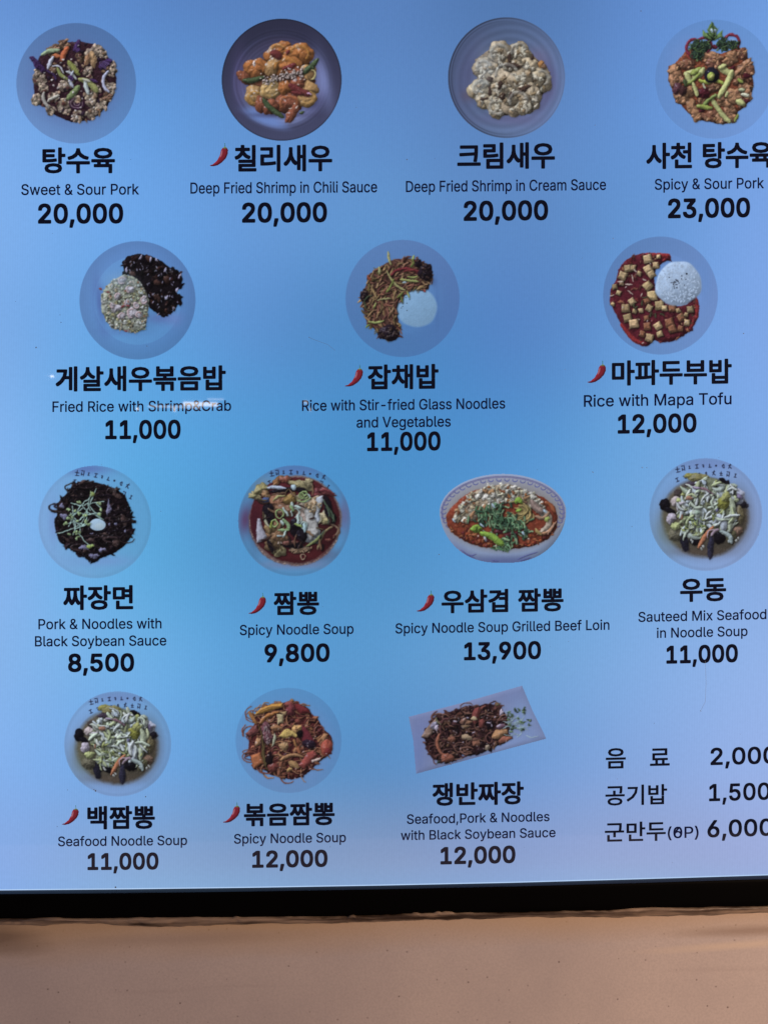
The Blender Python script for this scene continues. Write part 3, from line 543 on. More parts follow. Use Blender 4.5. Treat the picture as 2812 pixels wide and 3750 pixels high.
    def curl(self, x, y, r, w, a0, a1, col, ry=None, **kw):
        ry = ry or r
        self.st([(x + r * math.cos(math.radians(a0 + (a1 - a0) * i / 6)), y + ry * math.sin(math.radians(a0 + (a1 - a0) * i / 6))) for i in range(7)], w, col, taper=.3, **kw)

    def inside(self, poly, n):
        R = self.R
        xs = [p[0] for p in poly]; ys = [p[1] for p in poly]
        out = []
        while len(out) < n:
            x, y = R.uniform(min(xs), max(xs)), R.uniform(min(ys), max(ys))
            c = False
            for i in range(len(poly)):
                (ax, ay), (bx, by) = poly[i], poly[i - 1]
                if (ay > y) != (by > y) and x < (bx - ax) * (y - ay) / (by - ay) + ax: c = not c
            if c: out.append((x, y))
        return out

    def strand(self, x, y, ang, L, w, col, bend=.35, **kw):
        R = self.R
        a = math.radians(ang); dx, dy = math.cos(a) * L / 2, math.sin(a) * L / 2
        k = R.uniform(-bend, bend) * L
        self.st([(x - dx, y - dy), (x - dy * k / L, y + dx * k / L), (x + dx, y + dy)], w, col, **kw)

    def rim(self, cx, cy, rx, ry, f, soft=1.0):
        """round plate: f(r) -> multiplier of the panel colour (array n,3 or scalar)"""
        px, py = self.T(cx, cy); rx *= self.k; ry *= self.k
        Y, X = np.mgrid[0:self.h, 0:self.w].astype(float)
        U, V = (X - px) / rx, (Y - py) / ry
        r = np.hypot(U, V)
        al = np.clip((1 - r) * min(rx, ry) / soft + .5, 0, 1)[..., None]
        m = f(r, U, V)
        if m.ndim == 2: m = m[..., None]
        self.rgb = self.rgb * (1 - al) + np.clip(self.bg * m, 0, 1) * al
        self.lab[(r < 1 + 1.2 / min(rx, ry))] = 0

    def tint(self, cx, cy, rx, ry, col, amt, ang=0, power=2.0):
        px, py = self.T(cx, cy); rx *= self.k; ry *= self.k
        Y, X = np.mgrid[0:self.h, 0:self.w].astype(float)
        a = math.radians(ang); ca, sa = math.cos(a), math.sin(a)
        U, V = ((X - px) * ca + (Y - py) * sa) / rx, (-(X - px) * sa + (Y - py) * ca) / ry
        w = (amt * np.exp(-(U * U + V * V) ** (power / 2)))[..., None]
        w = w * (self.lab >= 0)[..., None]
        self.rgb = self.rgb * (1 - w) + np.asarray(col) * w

    def soften(self, amt=.95, still=()):
        """lose the drawn look of the food: wander every outline a little, add wet sparkle, blur"""
        keep = [self.names.index(n) for n in still if n in self.names]
        oi, oj = self.R.randrange(300), self.R.randrange(300)
        def field(tab, k, di, dj): return tab[np.ix_((np.arange(self.h) * k + di) % 512, (np.arange(self.w) * k + dj) % 512)]
        wx = field(NOISE_MID, 2, oi, oj) * 3.2 + field(NOISE_FINE, 1, oi, oj) * 2.0
        wy = field(NOISE_MID, 2, oj + 90, oi + 40) * 3.2 + field(NOISE_FINE, 1, oj + 7, oi + 140) * 2.0
        food = self.lab > 0
        for k in keep: food &= self.lab != k
        near = food.astype(float)
        for _ in range(3):
            near[1:-1, 1:-1] = np.maximum.reduce([near[1:-1, 1:-1], near[:-2, 1:-1] * .9, near[2:, 1:-1] * .9, near[1:-1, :-2] * .9, near[1:-1, 2:] * .9])
        for k in keep: near[self.lab == k] = 0
        Y, X = np.mgrid[0:self.h, 0:self.w].astype(float)
        sx = np.clip(X + wx * amt * near, 0, self.w - 1.001); sy = np.clip(Y + wy * amt * near, 0, self.h - 1.001)
        i, j = sx.astype(int), sy.astype(int); fx, fy = (sx - i)[..., None], (sy - j)[..., None]
        i2, j2 = np.minimum(i + 1, self.w - 1), np.minimum(j + 1, self.h - 1)
        r = self.rgb
        r = (r[j, i] * (1 - fx) + r[j, i2] * fx) * (1 - fy) + (r[j2, i] * (1 - fx) + r[j2, i2] * fx) * fy
        lab = self.lab[np.round(sy).astype(int), np.round(sx).astype(int)]
        self.lab = np.where(self.lab < 0, -1, np.where(lab < 0, 0, lab))
        food = self.lab > 0
        for k in keep: food &= self.lab != k
        n = field(NOISE_FINE, 3, oi + 33, oj) ; m = field(NOISE_MID, 3, oi, oj + 55)
        lum = r.mean(-1)
        r = r * (1 + food * (.15 * n + .15 * m))[..., None]
        spark = np.clip((n - .20) * 9, 0, 1) * np.clip((lum - .10) * 5, .15, 1) * food * .18
        r = r * (1 - spark[..., None]) + np.array([.72, .72, .78]) * spark[..., None]
        self.rgb = np.clip(r, 0, 1)
        return self

    def build(self, base_name, parent, label, lift=0.0004):
        # slight softness of the printed picture
        r = self.rgb
        k = r.copy()
        k[1:-1, 1:-1] = r[1:-1, 1:-1] * .52 + (r[:-2, 1:-1] + r[2:, 1:-1] + r[1:-1, :-2] + r[1:-1, 2:]) * .12
        cols = srgb_lin(k)
        pos = board(self.gx, self.gy, lift)
        lab = self.lab
        cell = lab[:-1, :-1]
        full = (lab[:-1, :-1] >= 0) & (lab[1:, :-1] >= 0) & (lab[:-1, 1:] >= 0) & (lab[1:, 1:] >= 0)
        idx = np.arange(self.h * self.w).reshape(self.h, self.w)
        root = None
        for li, nm in enumerate(self.names):
            sel = full & (cell == li)
            if not sel.any(): continue
            q = np.stack([idx[1:, :-1][sel], idx[1:, 1:][sel], idx[:-1, 1:][sel], idx[:-1, :-1][sel]], -1)
            u, inv = np.unique(q.ravel(), return_inverse=True)
            me = mesh_from(pos.reshape(-1, 3)[u], inv.reshape(-1, 4), nm, cols.reshape(-1, 3)[u])
            if root is None:
                root = link(base_name, me, parent, screen_mat, label)
            else:
                link(nm, me, root, screen_mat)
        return root

# ------------------------------------------------------------------ the dish pictures
def flat(k):
    return lambda r, U, V: np.stack([k * 1.02 + 0 * r, k + 0 * r, k * .985 + 0 * r], -1)


def sweet_sour_pork():
    p = Picture(0, 0, 2.37, (55, 80, 508, 533), 1); R = p.R
    p.layer('plate')
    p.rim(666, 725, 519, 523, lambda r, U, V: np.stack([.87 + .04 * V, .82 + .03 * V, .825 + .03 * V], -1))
    p.tint(650, 725, 400, 380, C(88, 104, 156), .55, power=6)
    p.layer('food')
    sauce = C(50, 28, 38); meat = C(162, 144, 130); meatd = C(124, 94, 76)
    reg = [(330, 560), (350, 490), (450, 430), (560, 370), (700, 360), (810, 385), (900, 450), (990, 560), (1015, 700), (990, 830), (930, 930), (850, 1010), (760, 1050), (620, 1062), (480, 1000), (400, 930), (310, 900), (300, 760), (310, 640)]
    p.pg(reg, sauce, tex=.5, rr=8, spec=.2)
    for x, y, r in [(560, 395, 50), (470, 440, 55), (860, 440, 52), (790, 480, 62), (700, 500, 45), (900, 480, 36), (345, 690, 60), (330, 640, 36), (970, 620, 46), (985, 560, 30), (960, 770, 55), (930, 850, 45), (330, 870, 52), (470, 840, 45), (560, 930, 66), (440, 960, 42), (680, 1010, 50), (800, 985, 52), (880, 920, 48), (790, 870, 56), (660, 870, 40), (380, 770, 40), (560, 750, 50), (760, 620, 40), (460, 600, 46), (640, 590, 45), (840, 780, 40), (620, 690, 40), (905, 700, 30)]:
        p.lump(x, y, r * 1.2, meat if R.random() < .66 else meatd, n=14, tex=.35, spec=.25)
    for x, y in p.inside(reg, 80):
        p.b(x, y, R.uniform(10, 26), R.uniform(8, 18), R.uniform(0, 180), p.jit(R.choice([C(60, 32, 40), C(84, 52, 50), C(150, 124, 104), C(40, 28, 44), C(128, 100, 80)])), tex=.35, spec=.2)
    p.b(810, 520, 34, 70, -8, C(168, 134, 98), tex=.3, spec=.5); p.b(760, 520, 22, 60, 14, C(150, 112, 84), tex=.3, spec=.5)
    # cucumber, onion, carrot, cabbage
    p.st([(365, 480), (430, 445), (520, 440)], 34, C(140, 160, 128), spec=.3)
    p.st([(470, 480), (530, 495)], 40, C(170, 96, 62)); p.st([(590, 410), (560, 470), (545, 530)], 44, C(176, 92, 60), tex=.25)
    p.st([(420, 600), (440, 540), (470, 495)], 34, C(176, 182, 206)); p.st([(595, 530), (640, 590), (690, 650)], 46, C(128, 134, 72), tex=.25)
    p.st([(500, 590), (530, 650), (590, 690)], 34, C(130, 140, 82)); p.st([(580, 620), (620, 640), (665, 690)], 22, C(170, 178, 188))
    p.st([(690, 690), (760, 710), (820, 760), (850, 800)], 52, C(136, 140, 86), tex=.25); p.st([(590, 860), (640, 810), (690, 750)], 52, C(112, 130, 86), tex=.3)
    p.st([(740, 700), (755, 770), (775, 820)], 36, C(172, 186, 190)); p.st([(720, 690), (790, 710)], 24, C(170, 172, 160))
    p.curl(990, 710, 92, 28, 120, 240, C(168, 174, 210), ry=100)
    p.st([(385, 800), (385, 870), (430, 940)], 30, C(154, 152, 150)); p.st([(415, 880), (460, 850), (520, 830)], 24, C(168, 166, 160))
    p.st([(455, 575), (520, 580), (560, 640)], 14, C(176, 182, 200)); p.st([(640, 620), (610, 700), (640, 760)], 26, C(166, 176, 200))
    for pts, w in [([(268, 500), (310, 530), (350, 560)], 42), ([(310, 560), (360, 590), (380, 620)], 50), ([(300, 540), (330, 600)], 34), ([(690, 350), (670, 400), (640, 440)], 34), ([(650, 430), (700, 440)], 46),
                   ([(890, 590), (930, 540), (970, 530)], 48), ([(900, 560), (880, 600)], 60), ([(600, 660), (640, 700)], 34), ([(790, 690), (850, 715)], 22), ([(400, 610), (470, 650), (490, 700)], 20)]:
        p.st(pts, w, p.jit(C(62, 40, 88)), tex=.7, spec=.15, speccol=(.5, .4, .7))
    for i in range(5):
        p.curl(670, 900, 12 + i * 13, 8, -20, 200 + i * 15, C(132, 104, 130) if i % 2 else C(58, 26, 60), ry=8 + i * 11)
    for i in range(6): p.curl(900 + i * 10, 560 + i * 6, 30, 5, 150, 300, C(110, 84, 150))
    for x, y in p.inside(reg, 34):
        p.b(x, y, R.uniform(4, 10), None, 0, p.jit(C(176, 172, 176)), wob=.3, sh=.2)
    return p


def chili_shrimp():
    p = Picture(700, 0, 2.37, (804, 61, 1260, 526), 2); R = p.R
    p.layer('plate')

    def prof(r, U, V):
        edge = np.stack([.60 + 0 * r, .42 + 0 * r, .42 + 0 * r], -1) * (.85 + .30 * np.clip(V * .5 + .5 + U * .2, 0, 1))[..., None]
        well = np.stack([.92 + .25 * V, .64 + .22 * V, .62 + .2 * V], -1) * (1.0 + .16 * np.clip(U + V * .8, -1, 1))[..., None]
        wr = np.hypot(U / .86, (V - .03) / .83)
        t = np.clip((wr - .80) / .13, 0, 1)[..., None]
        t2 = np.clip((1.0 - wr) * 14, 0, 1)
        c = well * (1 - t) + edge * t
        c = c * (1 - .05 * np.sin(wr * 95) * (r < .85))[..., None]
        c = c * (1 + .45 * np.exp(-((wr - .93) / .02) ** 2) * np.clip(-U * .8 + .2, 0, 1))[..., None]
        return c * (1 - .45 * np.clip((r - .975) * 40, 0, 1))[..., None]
    p.rim(787, 694, 519, 529, prof)
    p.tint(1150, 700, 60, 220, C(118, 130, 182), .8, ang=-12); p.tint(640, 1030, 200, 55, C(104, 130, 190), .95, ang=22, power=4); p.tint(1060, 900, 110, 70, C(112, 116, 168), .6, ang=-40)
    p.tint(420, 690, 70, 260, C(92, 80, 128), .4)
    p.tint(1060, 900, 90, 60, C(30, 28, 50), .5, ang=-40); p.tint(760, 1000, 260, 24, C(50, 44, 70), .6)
    p.layer('food')
    p.pg([(500, 560), (640, 520), (660, 430), (900, 420), (1020, 470), (1030, 600), (1080, 700), (1070, 850), (960, 930), (860, 1000), (700, 960), (560, 900), (520, 760), (440, 690)], C(96, 58, 42), tex=.5, rr=8, spec=.4, grain='mid')
    o, o2, o3 = C(160, 98, 54), C(164, 126, 82), C(132, 76, 56)
    kw = dict(tex=.28, spec=.75, wob=.13, sh=.6, edge=.35, grain='mid')
    for x, y, rx, ry, a, c in [(755, 455, 105, 78, -25, o), (940, 465, 112, 84, 12, o), (560, 600, 100, 84, 5, o), (455, 670, 58, 46, 40, o3), (830, 580, 125, 92, 0, o), (700, 580, 50, 86, 18, o2),
                               (1010, 640, 60, 90, 18, o2), (1000, 780, 88, 76, 20, o2), (560, 840, 74, 100, -24, o2), (615, 900, 60, 70, 0, o3), (690, 780, 88, 76, 10, C(168, 140, 92)), (840, 890, 104, 84, 10, o3), (1000, 860, 70, 70, -30, o2),
                               (690, 930, 60, 60, 0, o3), (880, 980, 40, 90, 32, o3), (810, 760, 50, 60, 0, o), (900, 640, 60, 60, 0, o3), (930, 720, 60, 50, 0, o3)]:
        p.b(x, y, rx * 1.12, ry * 1.12, a, p.jit(c, .06), **kw)
    for x, y, r, w, a0, a1, c in [(940, 465, 80, 30, 180, 400, C(188, 128, 58)), (755, 450, 70, 34, 150, 320, C(188, 136, 78)), (560, 600, 74, 36, 170, 380, C(176, 108, 56)), (830, 590, 96, 40, 180, 340, C(184, 120, 56)), (690, 790, 62, 32, 20, 240, C(190, 152, 92)), (850, 900, 76, 32, 150, 360, C(170, 100, 60)), (560, 850, 60, 34, 100, 300, C(190, 138, 66)), (1005, 850, 66, 40, -60, 130, C(190, 146, 84))]:
        p.curl(x, y, r, w, a0, a1, c, ry=r * .8, tex=.35, spec=.7, sh=.2, grain='mid', a=.6)
    for pts, w in [([(700, 460), (740, 470), (770, 500)], 70), ([(800, 600), (870, 580), (900, 560)], 44), ([(830, 470), (850, 440)], 34), ([(860, 740), (940, 790), (1030, 825)], 62), ([(870, 800), (960, 820)], 34)]:
        p.st(pts, w, C(108, 46, 50), tex=.3, spec=.5, speccol=(.8, .6, .75), a=.85)
    for pts, w in [([(450, 700), (540, 700), (640, 670)], 44), ([(975, 640), (1040, 580), (1100, 515)], 50), ([(625, 860), (700, 950), (800, 1020)], 46), ([(940, 985), (980, 975)], 24), ([(1040, 560), (1060, 600)], 24)]:
        p.st(pts, w, C(66, 82, 56), tex=.3, spec=.4, edge=.3)
    p.curl(1040, 650, 40, 16, -80, 80, C(170, 160, 110))
    for _ in range(120):
        t = R.uniform(-1, 1)
        x = 805 + t * 165 + R.gauss(0, 8); y = 660 - t * 26 + R.gauss(0, 22) + (18 if x < 750 else 0) * R.random()
        p.b(x, y, R.uniform(7, 11), R.uniform(5, 8), R.uniform(0, 180), p.jit(C(186, 170, 170), .14), wob=.3, sh=.5)
    for x, y in [(604, 682), (705, 745), (945, 690), (985, 690), (610, 640), (930, 735)]: p.b(x, y, 8, 6, 0, C(190, 176, 170), sh=.4)
    p.b(548, 555, 15, 22, 0, C(206, 190, 190), wob=.3, sh=0); p.b(1025, 815, 18, 10, 20, C(190, 150, 190), wob=.3, sh=0)
    for x, y in [(690, 440), (690, 495), (800, 520), (570, 790), (550, 810), (740, 780), (900, 900), (920, 930), (860, 940)]: p.b(x, y, 12, 6, R.uniform(-60, 60), C(200, 182, 172), wob=.3, sh=0)
    return p


def cream_shrimp():
    p = Picture(1400, 0, 2.37, (1632, 56, 2077, 514), 3); R = p.R
    p.layer('plate')

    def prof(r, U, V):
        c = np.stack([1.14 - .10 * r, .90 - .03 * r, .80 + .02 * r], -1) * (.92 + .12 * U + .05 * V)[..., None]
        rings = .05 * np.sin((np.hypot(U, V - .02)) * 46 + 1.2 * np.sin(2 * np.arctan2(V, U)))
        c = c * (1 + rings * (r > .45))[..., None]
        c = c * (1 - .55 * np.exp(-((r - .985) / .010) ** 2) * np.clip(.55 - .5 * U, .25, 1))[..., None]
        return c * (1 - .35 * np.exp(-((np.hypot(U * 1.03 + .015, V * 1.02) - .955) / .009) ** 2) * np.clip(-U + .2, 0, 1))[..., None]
    p.rim(1076, 676, 507, 524, prof)
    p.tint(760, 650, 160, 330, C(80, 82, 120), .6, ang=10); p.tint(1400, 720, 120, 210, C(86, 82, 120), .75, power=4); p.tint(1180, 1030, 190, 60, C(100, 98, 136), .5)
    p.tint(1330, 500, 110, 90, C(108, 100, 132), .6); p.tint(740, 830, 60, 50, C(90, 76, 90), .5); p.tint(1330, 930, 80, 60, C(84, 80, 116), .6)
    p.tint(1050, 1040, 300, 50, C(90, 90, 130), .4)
    p.layer('food')
    p.pg([(800, 520), (900, 450), (1000, 380), (1250, 420), (1420, 600), (1430, 740), (1340, 920), (1200, 990), (1000, 1010), (860, 920), (770, 800), (820, 680)], C(124, 106, 86), tex=.4, rr=8, grain='mid')
    c1, c2 = C(176, 170, 156), C(158, 144, 122)
    blobs = [(1190, 465, 95, 92), (1015, 470, 98, 108), (880, 600, 86, 98), (940, 620, 70, 80), (1270, 600, 82, 88), (1390, 690, 70, 105), (1330, 690, 70, 70), (850, 780, 92, 100), (880, 880, 66, 60), (1080, 690, 140, 100), (1200, 700, 100, 100), (1000, 900, 96, 88), (990, 970, 62, 56), (1300, 850, 72, 110), (1160, 900, 118, 104), (1100, 840, 70, 70), (1130, 570, 80, 40), (1010, 780, 70, 60), (1230, 940, 60, 60)]
    for x, y, rx, ry in blobs:
        rx *= 1.1; ry *= 1.1
        p.b(x, y, rx, ry, R.uniform(-30, 30), p.jit(c2, .08), tex=.45, spec=.2, wob=.12, sh=.8, edge=.4, grain='mid')
        for _ in range(16):
            a, q = R.uniform(0, 6.3), R.uniform(.1, .8)
            p.b(x + q * rx * math.cos(a), y + q * ry * math.sin(a) - 4, R.uniform(12, 28), R.uniform(10, 22), R.uniform(0, 180), p.jit(c1 if R.random() < .72 else C(140, 120, 94), .08), wob=.25, tex=.15, spec=.15, sh=.24)
    p.b(1375, 560, 26, 34, -20, C(160, 112, 66)); p.b(1400, 580, 26, 20, 40, C(110, 84, 66))
    for x, y, rx, ry, a in [(1115, 830, 20, 40, 30), (1230, 770, 60, 22, -20), (1100, 500, 18, 40, 10), (1130, 570, 70, 20, 0), (930, 690, 36, 20, 20), (1020, 740, 24, 34, 10), (930, 790, 16, 40, 0), (880, 860, 34, 14, -10), (1040, 840, 26, 30, 0), (1300, 500, 14, 24, 0)]:
        p.b(x, y, rx, ry, a, C(66, 50, 44), tex=.3, sh=.2, wob=.25)
    for x, y, r, a0, a1 in [(1180, 880, 78, 160, 350), (860, 770, 70, 160, 330), (1015, 460, 72, 150, 340), (1185, 450, 66, 170, 330), (880, 590, 60, 170, 340), (1080, 660, 100, 180, 330), (1380, 680, 60, 250, 420), (990, 930, 60, 60, 240)]:
        p.curl(x, y, r, 30, a0, a1, C(168, 168, 164), tex=.5, spec=.2, sh=.25, grain='mid', a=.5)
    for x, y in p.inside([(800, 520), (980, 380), (1260, 420), (1430, 620), (1400, 800), (1280, 960), (1060, 1000), (850, 900), (770, 780)], 60):
        p.b(x, y, R.uniform(3, 6), None, 0, C(70, 60, 58) if R.random() < .6 else C(184, 178, 160), sh=.1)
    p.tint(900, 560, 90, 140, C(170, 186, 204), .28); p.tint(840, 760, 70, 90, C(170, 186, 204), .22)
    return p


def spicy_sour_pork():
    p = Picture(2112, 0, 2.37, (2388, 62, 2843, 518), 4); R = p.R
    p.layer('plate')
    p.rim(1191, 689, 514, 516, lambda r, U, V: np.stack([.955 + .02 * V, .94 + 0 * r, .935 + 0 * r], -1))
    p.tint(1000, 520, 220, 200, C(140, 150, 200), .3)
    p.layer('food')
    reg = [(790, 580), (850, 550), (910, 480), (960, 430), (1080, 440), (1250, 470), (1400, 410), (1470, 500), (1520, 560), (1510, 640), (1530, 730), (1500, 860), (1450, 930), (1390, 970), (1380, 1050), (1300, 1075), (1210, 1075), (1130, 1050), (1050, 1050), (960, 980), (900, 910), (850, 890), (830, 800), (790, 700)]
    p.pg(reg, C(120, 62, 42), tex=.5, rr=8, spec=.3)
    mt, md = C(158, 114, 84), C(116, 76, 60)
    for x, y, rx, ry, a in [(850, 620, 60, 60, 0), (950, 560, 80, 46, 10), (1170, 500, 84, 50, -10), (1180, 560, 70, 50, 0), (1330, 510, 70, 60, -30), (1430, 470, 50, 50, 0), (1440, 590, 100, 44, -40), (1490, 640, 40, 80, 10), (870, 700, 70, 40, -20), (830, 700, 36, 60, 0), (900, 860, 70, 44, 20), (1000, 940, 50, 80, -20), (1040, 1000, 60, 50, 20), (1160, 1010, 90, 46, 6), (1240, 1030, 46, 50, 0), (1320, 960, 56, 60, 30), (1290, 890, 80, 40, -10), (1360, 830, 80, 60, 0), (1450, 760, 60, 50, 0), (1480, 830, 40, 50, 0), (1180, 760, 60, 40, 0), (960, 800, 60, 50, 0), (1090, 880, 50, 50, 0), (1400, 700, 50, 40, 0), (1350, 1030, 40, 40, 0), (1430, 900, 40, 40, 0), (1240, 850, 40, 40, 0)]:
        p.b(x, y, rx, ry, a, p.jit(mt if R.random() < .65 else md), tex=.5, spec=.55, wob=.2, sh=.7, edge=.4, grain='mid', speccol=(.8, .68, .66))
        for _ in range(5):
            t = R.uniform(0, 6.3)
            p.b(x + rx * .6 * math.cos(t), y + ry * .6 * math.sin(t), R.uniform(10, 22), R.uniform(8, 16), R.uniform(0, 180), p.jit(mt, .2), wob=.25, tex=.3, spec=.3, sh=.3)
    p.b(865, 770, 40, 50, 20, C(84, 50, 60), spec=.9, tex=.4); p.b(920, 790, 36, 40, 0, C(60, 36, 38), spec=.6)
    for x, y, r in [(1090, 810, 60), (1190, 410, 22), (1470, 660, 30), (1080, 960, 26), (1350, 590, 22), (1470, 880, 26)]: p.b(x, y, r, r * .8, 0, C(74, 26, 36), tex=.4, spec=.3)
    pale, grn = C(172, 176, 116), C(132, 148, 70)
    for pts, w, c in [([(940, 640), (1020, 630), (1010, 690)], 50, pale), ([(950, 650), (980, 720)], 54, pale), ([(1000, 640), (1060, 600)], 50, grn), ([(1090, 600), (1060, 660)], 46, pale), ([(940, 740), (1000, 700), (1060, 640)], 30, grn), ([(1060, 700), (1130, 715), (1200, 700), (1260, 720)], 34, C(150, 164, 70)),
                      ([(1240, 590), (1290, 620), (1340, 650)], 60, pale), ([(1340, 620), (1310, 700), (1270, 770), (1230, 840)], 50, pale), ([(1240, 590), (1280, 570)], 40, pale), ([(1005, 725), (1030, 790), (1040, 830)], 34, pale), ([(1090, 730), (1110, 770)], 16, C(180, 184, 160)),
                      ([(1170, 860), (1220, 950), (1280, 1020), (1320, 1060)], 42, pale), ([(1080, 940), (1130, 880), (1200, 830)], 34, C(116, 136, 74)), ([(1050, 920), (1110, 930), (1160, 940)], 40, grn), ([(1410, 780), (1440, 780)], 34, C(180, 186, 150)), ([(1430, 820), (1480, 830)], 34, C(186, 190, 170)), ([(1390, 880), (1440, 900)], 54, pale), ([(1400, 690), (1430, 720)], 28, grn), ([(1290, 840), (1300, 800)], 22, pale), ([(930, 700), (940, 740)], 30, C(70, 84, 54)), ([(1390, 1000), (1370, 1050)], 24, grn)]:
        p.st(pts, w, p.jit(c, .06), taper=.25, tex=.2, spec=.25, sh=.6, edge=.25)
    p.b(1165, 655, 68, 66, 0, C(26, 26, 40), wob=.05, spec=.5); p.b(1158, 665, 32, 36, 30, C(150, 170, 76), wob=.08); p.b(1162, 668, 17, 22, 30, C(176, 180, 100), wob=.1)
    p.layer('garnish')
    red = C(120, 40, 62)
    p.curl(1010, 420, 62, 26, 100, 330, red, ry=76, spec=.3); p.curl(1100, 395, 62, 26, 190, 420, red, ry=66, spec=.3); p.st([(950, 480), (985, 520)], 24, C(140, 60, 50))
    p.curl(1340, 370, 66, 26, 170, 400, red, ry=66, spec=.3); p.st([(1180, 400), (1215, 420)], 26, C(96, 34, 50)); p.tint(1340, 360, 24, 22, C(158, 176, 214), .8)
    g1, g2, g3 = C(58, 84, 60), C(84, 112, 66), C(40, 58, 50)
    for cx, cy, rx, ry, n in [(1040, 440, 70, 95, 60), (1110, 400, 50, 50, 22), (1260, 390, 56, 70, 34), (1350, 390, 52, 44, 24), (1170, 320, 60, 40, 20)]:
        p.b(cx, cy, rx * .8, ry * .8, 0, g3, wob=.25, tex=.5)
        for _ in range(n):
            a, q = R.uniform(0, 6.3), math.sqrt(R.random())
            p.strand(cx + q * rx * math.cos(a), cy + q * ry * math.sin(a), R.uniform(0, 180), R.uniform(18, 36), R.uniform(7, 12), p.jit(R.choice([g1, g1, g2, g3]), .2), sh=.4)
    for pts in [[(1165, 190), (1130, 260), (1170, 330), (1215, 260)], [(1085, 260), (1090, 310), (1170, 350), (1130, 300)], [(1262, 262), (1215, 300), (1190, 350), (1260, 320)], [(1120, 250), (1150, 320), (1180, 330)], [(1225, 240), (1190, 300), (1200, 330)]]:
        p.pg(pts, p.jit(C(92, 124, 72), .1), tex=.4, rr=3)
    p.b(1178, 268, 26, 20, 10, C(150, 172, 196), wob=.25, sh=.2); p.st([(1165, 200), (1178, 280)], 9, C(60, 92, 60))
    return p


def crab_fried_rice():
    p = Picture(100, 820, 2.074, (284, 874, 726, 1326), 5); R = p.R
    p.layer('plate')
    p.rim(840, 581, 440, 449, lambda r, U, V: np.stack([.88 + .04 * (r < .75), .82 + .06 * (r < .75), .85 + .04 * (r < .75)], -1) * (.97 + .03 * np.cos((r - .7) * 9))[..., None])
    p.tint(560, 610, 40, 180, C(70, 78, 140), .5, ang=-8); p.tint(700, 820, 180, 30, C(86, 116, 176), .4); p.tint(1020, 720, 120, 40, C(90, 100, 160), .5); p.tint(1120, 720, 60, 60, C(110, 130, 190), .4)
    p.layer('black_bean_sauce')
    reg = [(725, 290), (765, 245), (850, 228), (940, 245), (1020, 280), (1080, 330), (1150, 355), (1185, 420), (1165, 480), (1130, 510), (1172, 570), (1130, 640), (1100, 672), (1020, 700), (960, 660), (920, 620), (900, 520), (850, 450), (790, 400), (740, 370)]
    p.pg(reg, C(20, 15, 20), tex=.6, rr=7, spec=.3)
    for x, y in p.inside(reg, 90):
        p.b(x, y, R.uniform(14, 34), R.uniform(10, 24), R.uniform(0, 180), p.jit(R.choice([C(20, 15, 20), C(24, 17, 20), C(16, 12, 18), C(48, 30, 28)]), .2), tex=.4, spec=.25, wob=.3, sh=.5, edge=.4)
    for x, y in [(925, 265), (985, 445), (800, 380), (1060, 420)]: p.b(x, y, 26, 22, 20, C(66, 44, 40), spec=.4)
    for x, y in p.inside(reg, 46):
        p.st([(x, y), (x + R.uniform(-14, 14), y + R.uniform(8, 22))], R.uniform(4, 9), p.jit(C(128, 128, 160), .2), sh=0)
    for x, y in [(865, 255), (985, 275), (755, 350), (1160, 400), (1050, 350), (940, 270), (1060, 560), (1140, 500)]: p.b(x, y, 9, 18, R.uniform(-40, 40), C(150, 150, 186), wob=.3, sh=0)
    p.layer('rice')
    reg2 = [(735, 385), (800, 400), (860, 440), (900, 500), (928, 580), (920, 680), (895, 800), (820, 828), (740, 815), (650, 795), (600, 730), (570, 660), (560, 560), (600, 480), (660, 420)]
    p.pg(reg2, C(150, 158, 148), tex=.4, rr=9)
    for x, y in p.inside(reg2, 330):
        c = R.choice([C(160, 172, 178), C(154, 166, 160), C(148, 156, 128), C(150, 150, 112), C(168, 158, 146), C(176, 182, 184), C(140, 134, 112), C(158, 170, 150)])
        p.b(x, y, R.uniform(7, 15), R.uniform(5, 10), R.uniform(0, 180), p.jit(c, .12), wob=.25, sh=.45, tex=.2)
    for x, y, r in [(680, 640, 40), (720, 700, 32), (800, 680, 48), (780, 500, 34), (850, 690, 30), (690, 550, 30), (890, 580, 34), (720, 430, 34), (830, 620, 26), (650, 620, 20), (760, 600, 26)]:
        p.b(x, y, r, r * .75, R.uniform(0, 180), C(166, 164, 180), tex=.2, sh=.5, wob=.2)
        p.curl(x, y, r * .7, 12, R.uniform(0, 180), R.uniform(220, 330), C(176, 156, 166), sh=.25)
    for x, y in p.inside(reg2, 34):
        p.b(x, y, R.uniform(3, 7), None, 0, R.choice([C(70, 74, 60), C(130, 84, 60), C(60, 60, 54), C(140, 100, 50)]), wob=.4, sh=.1)
    for x, y in [(560, 497), (615, 520), (755, 812), (730, 625), (770, 620)]: p.b(x, y, 14, 7, R.uniform(-30, 30), C(124, 60, 66), sh=.2)
    p.tint(720, 430, 120, 60, C(150, 180, 206), .3)
    return p


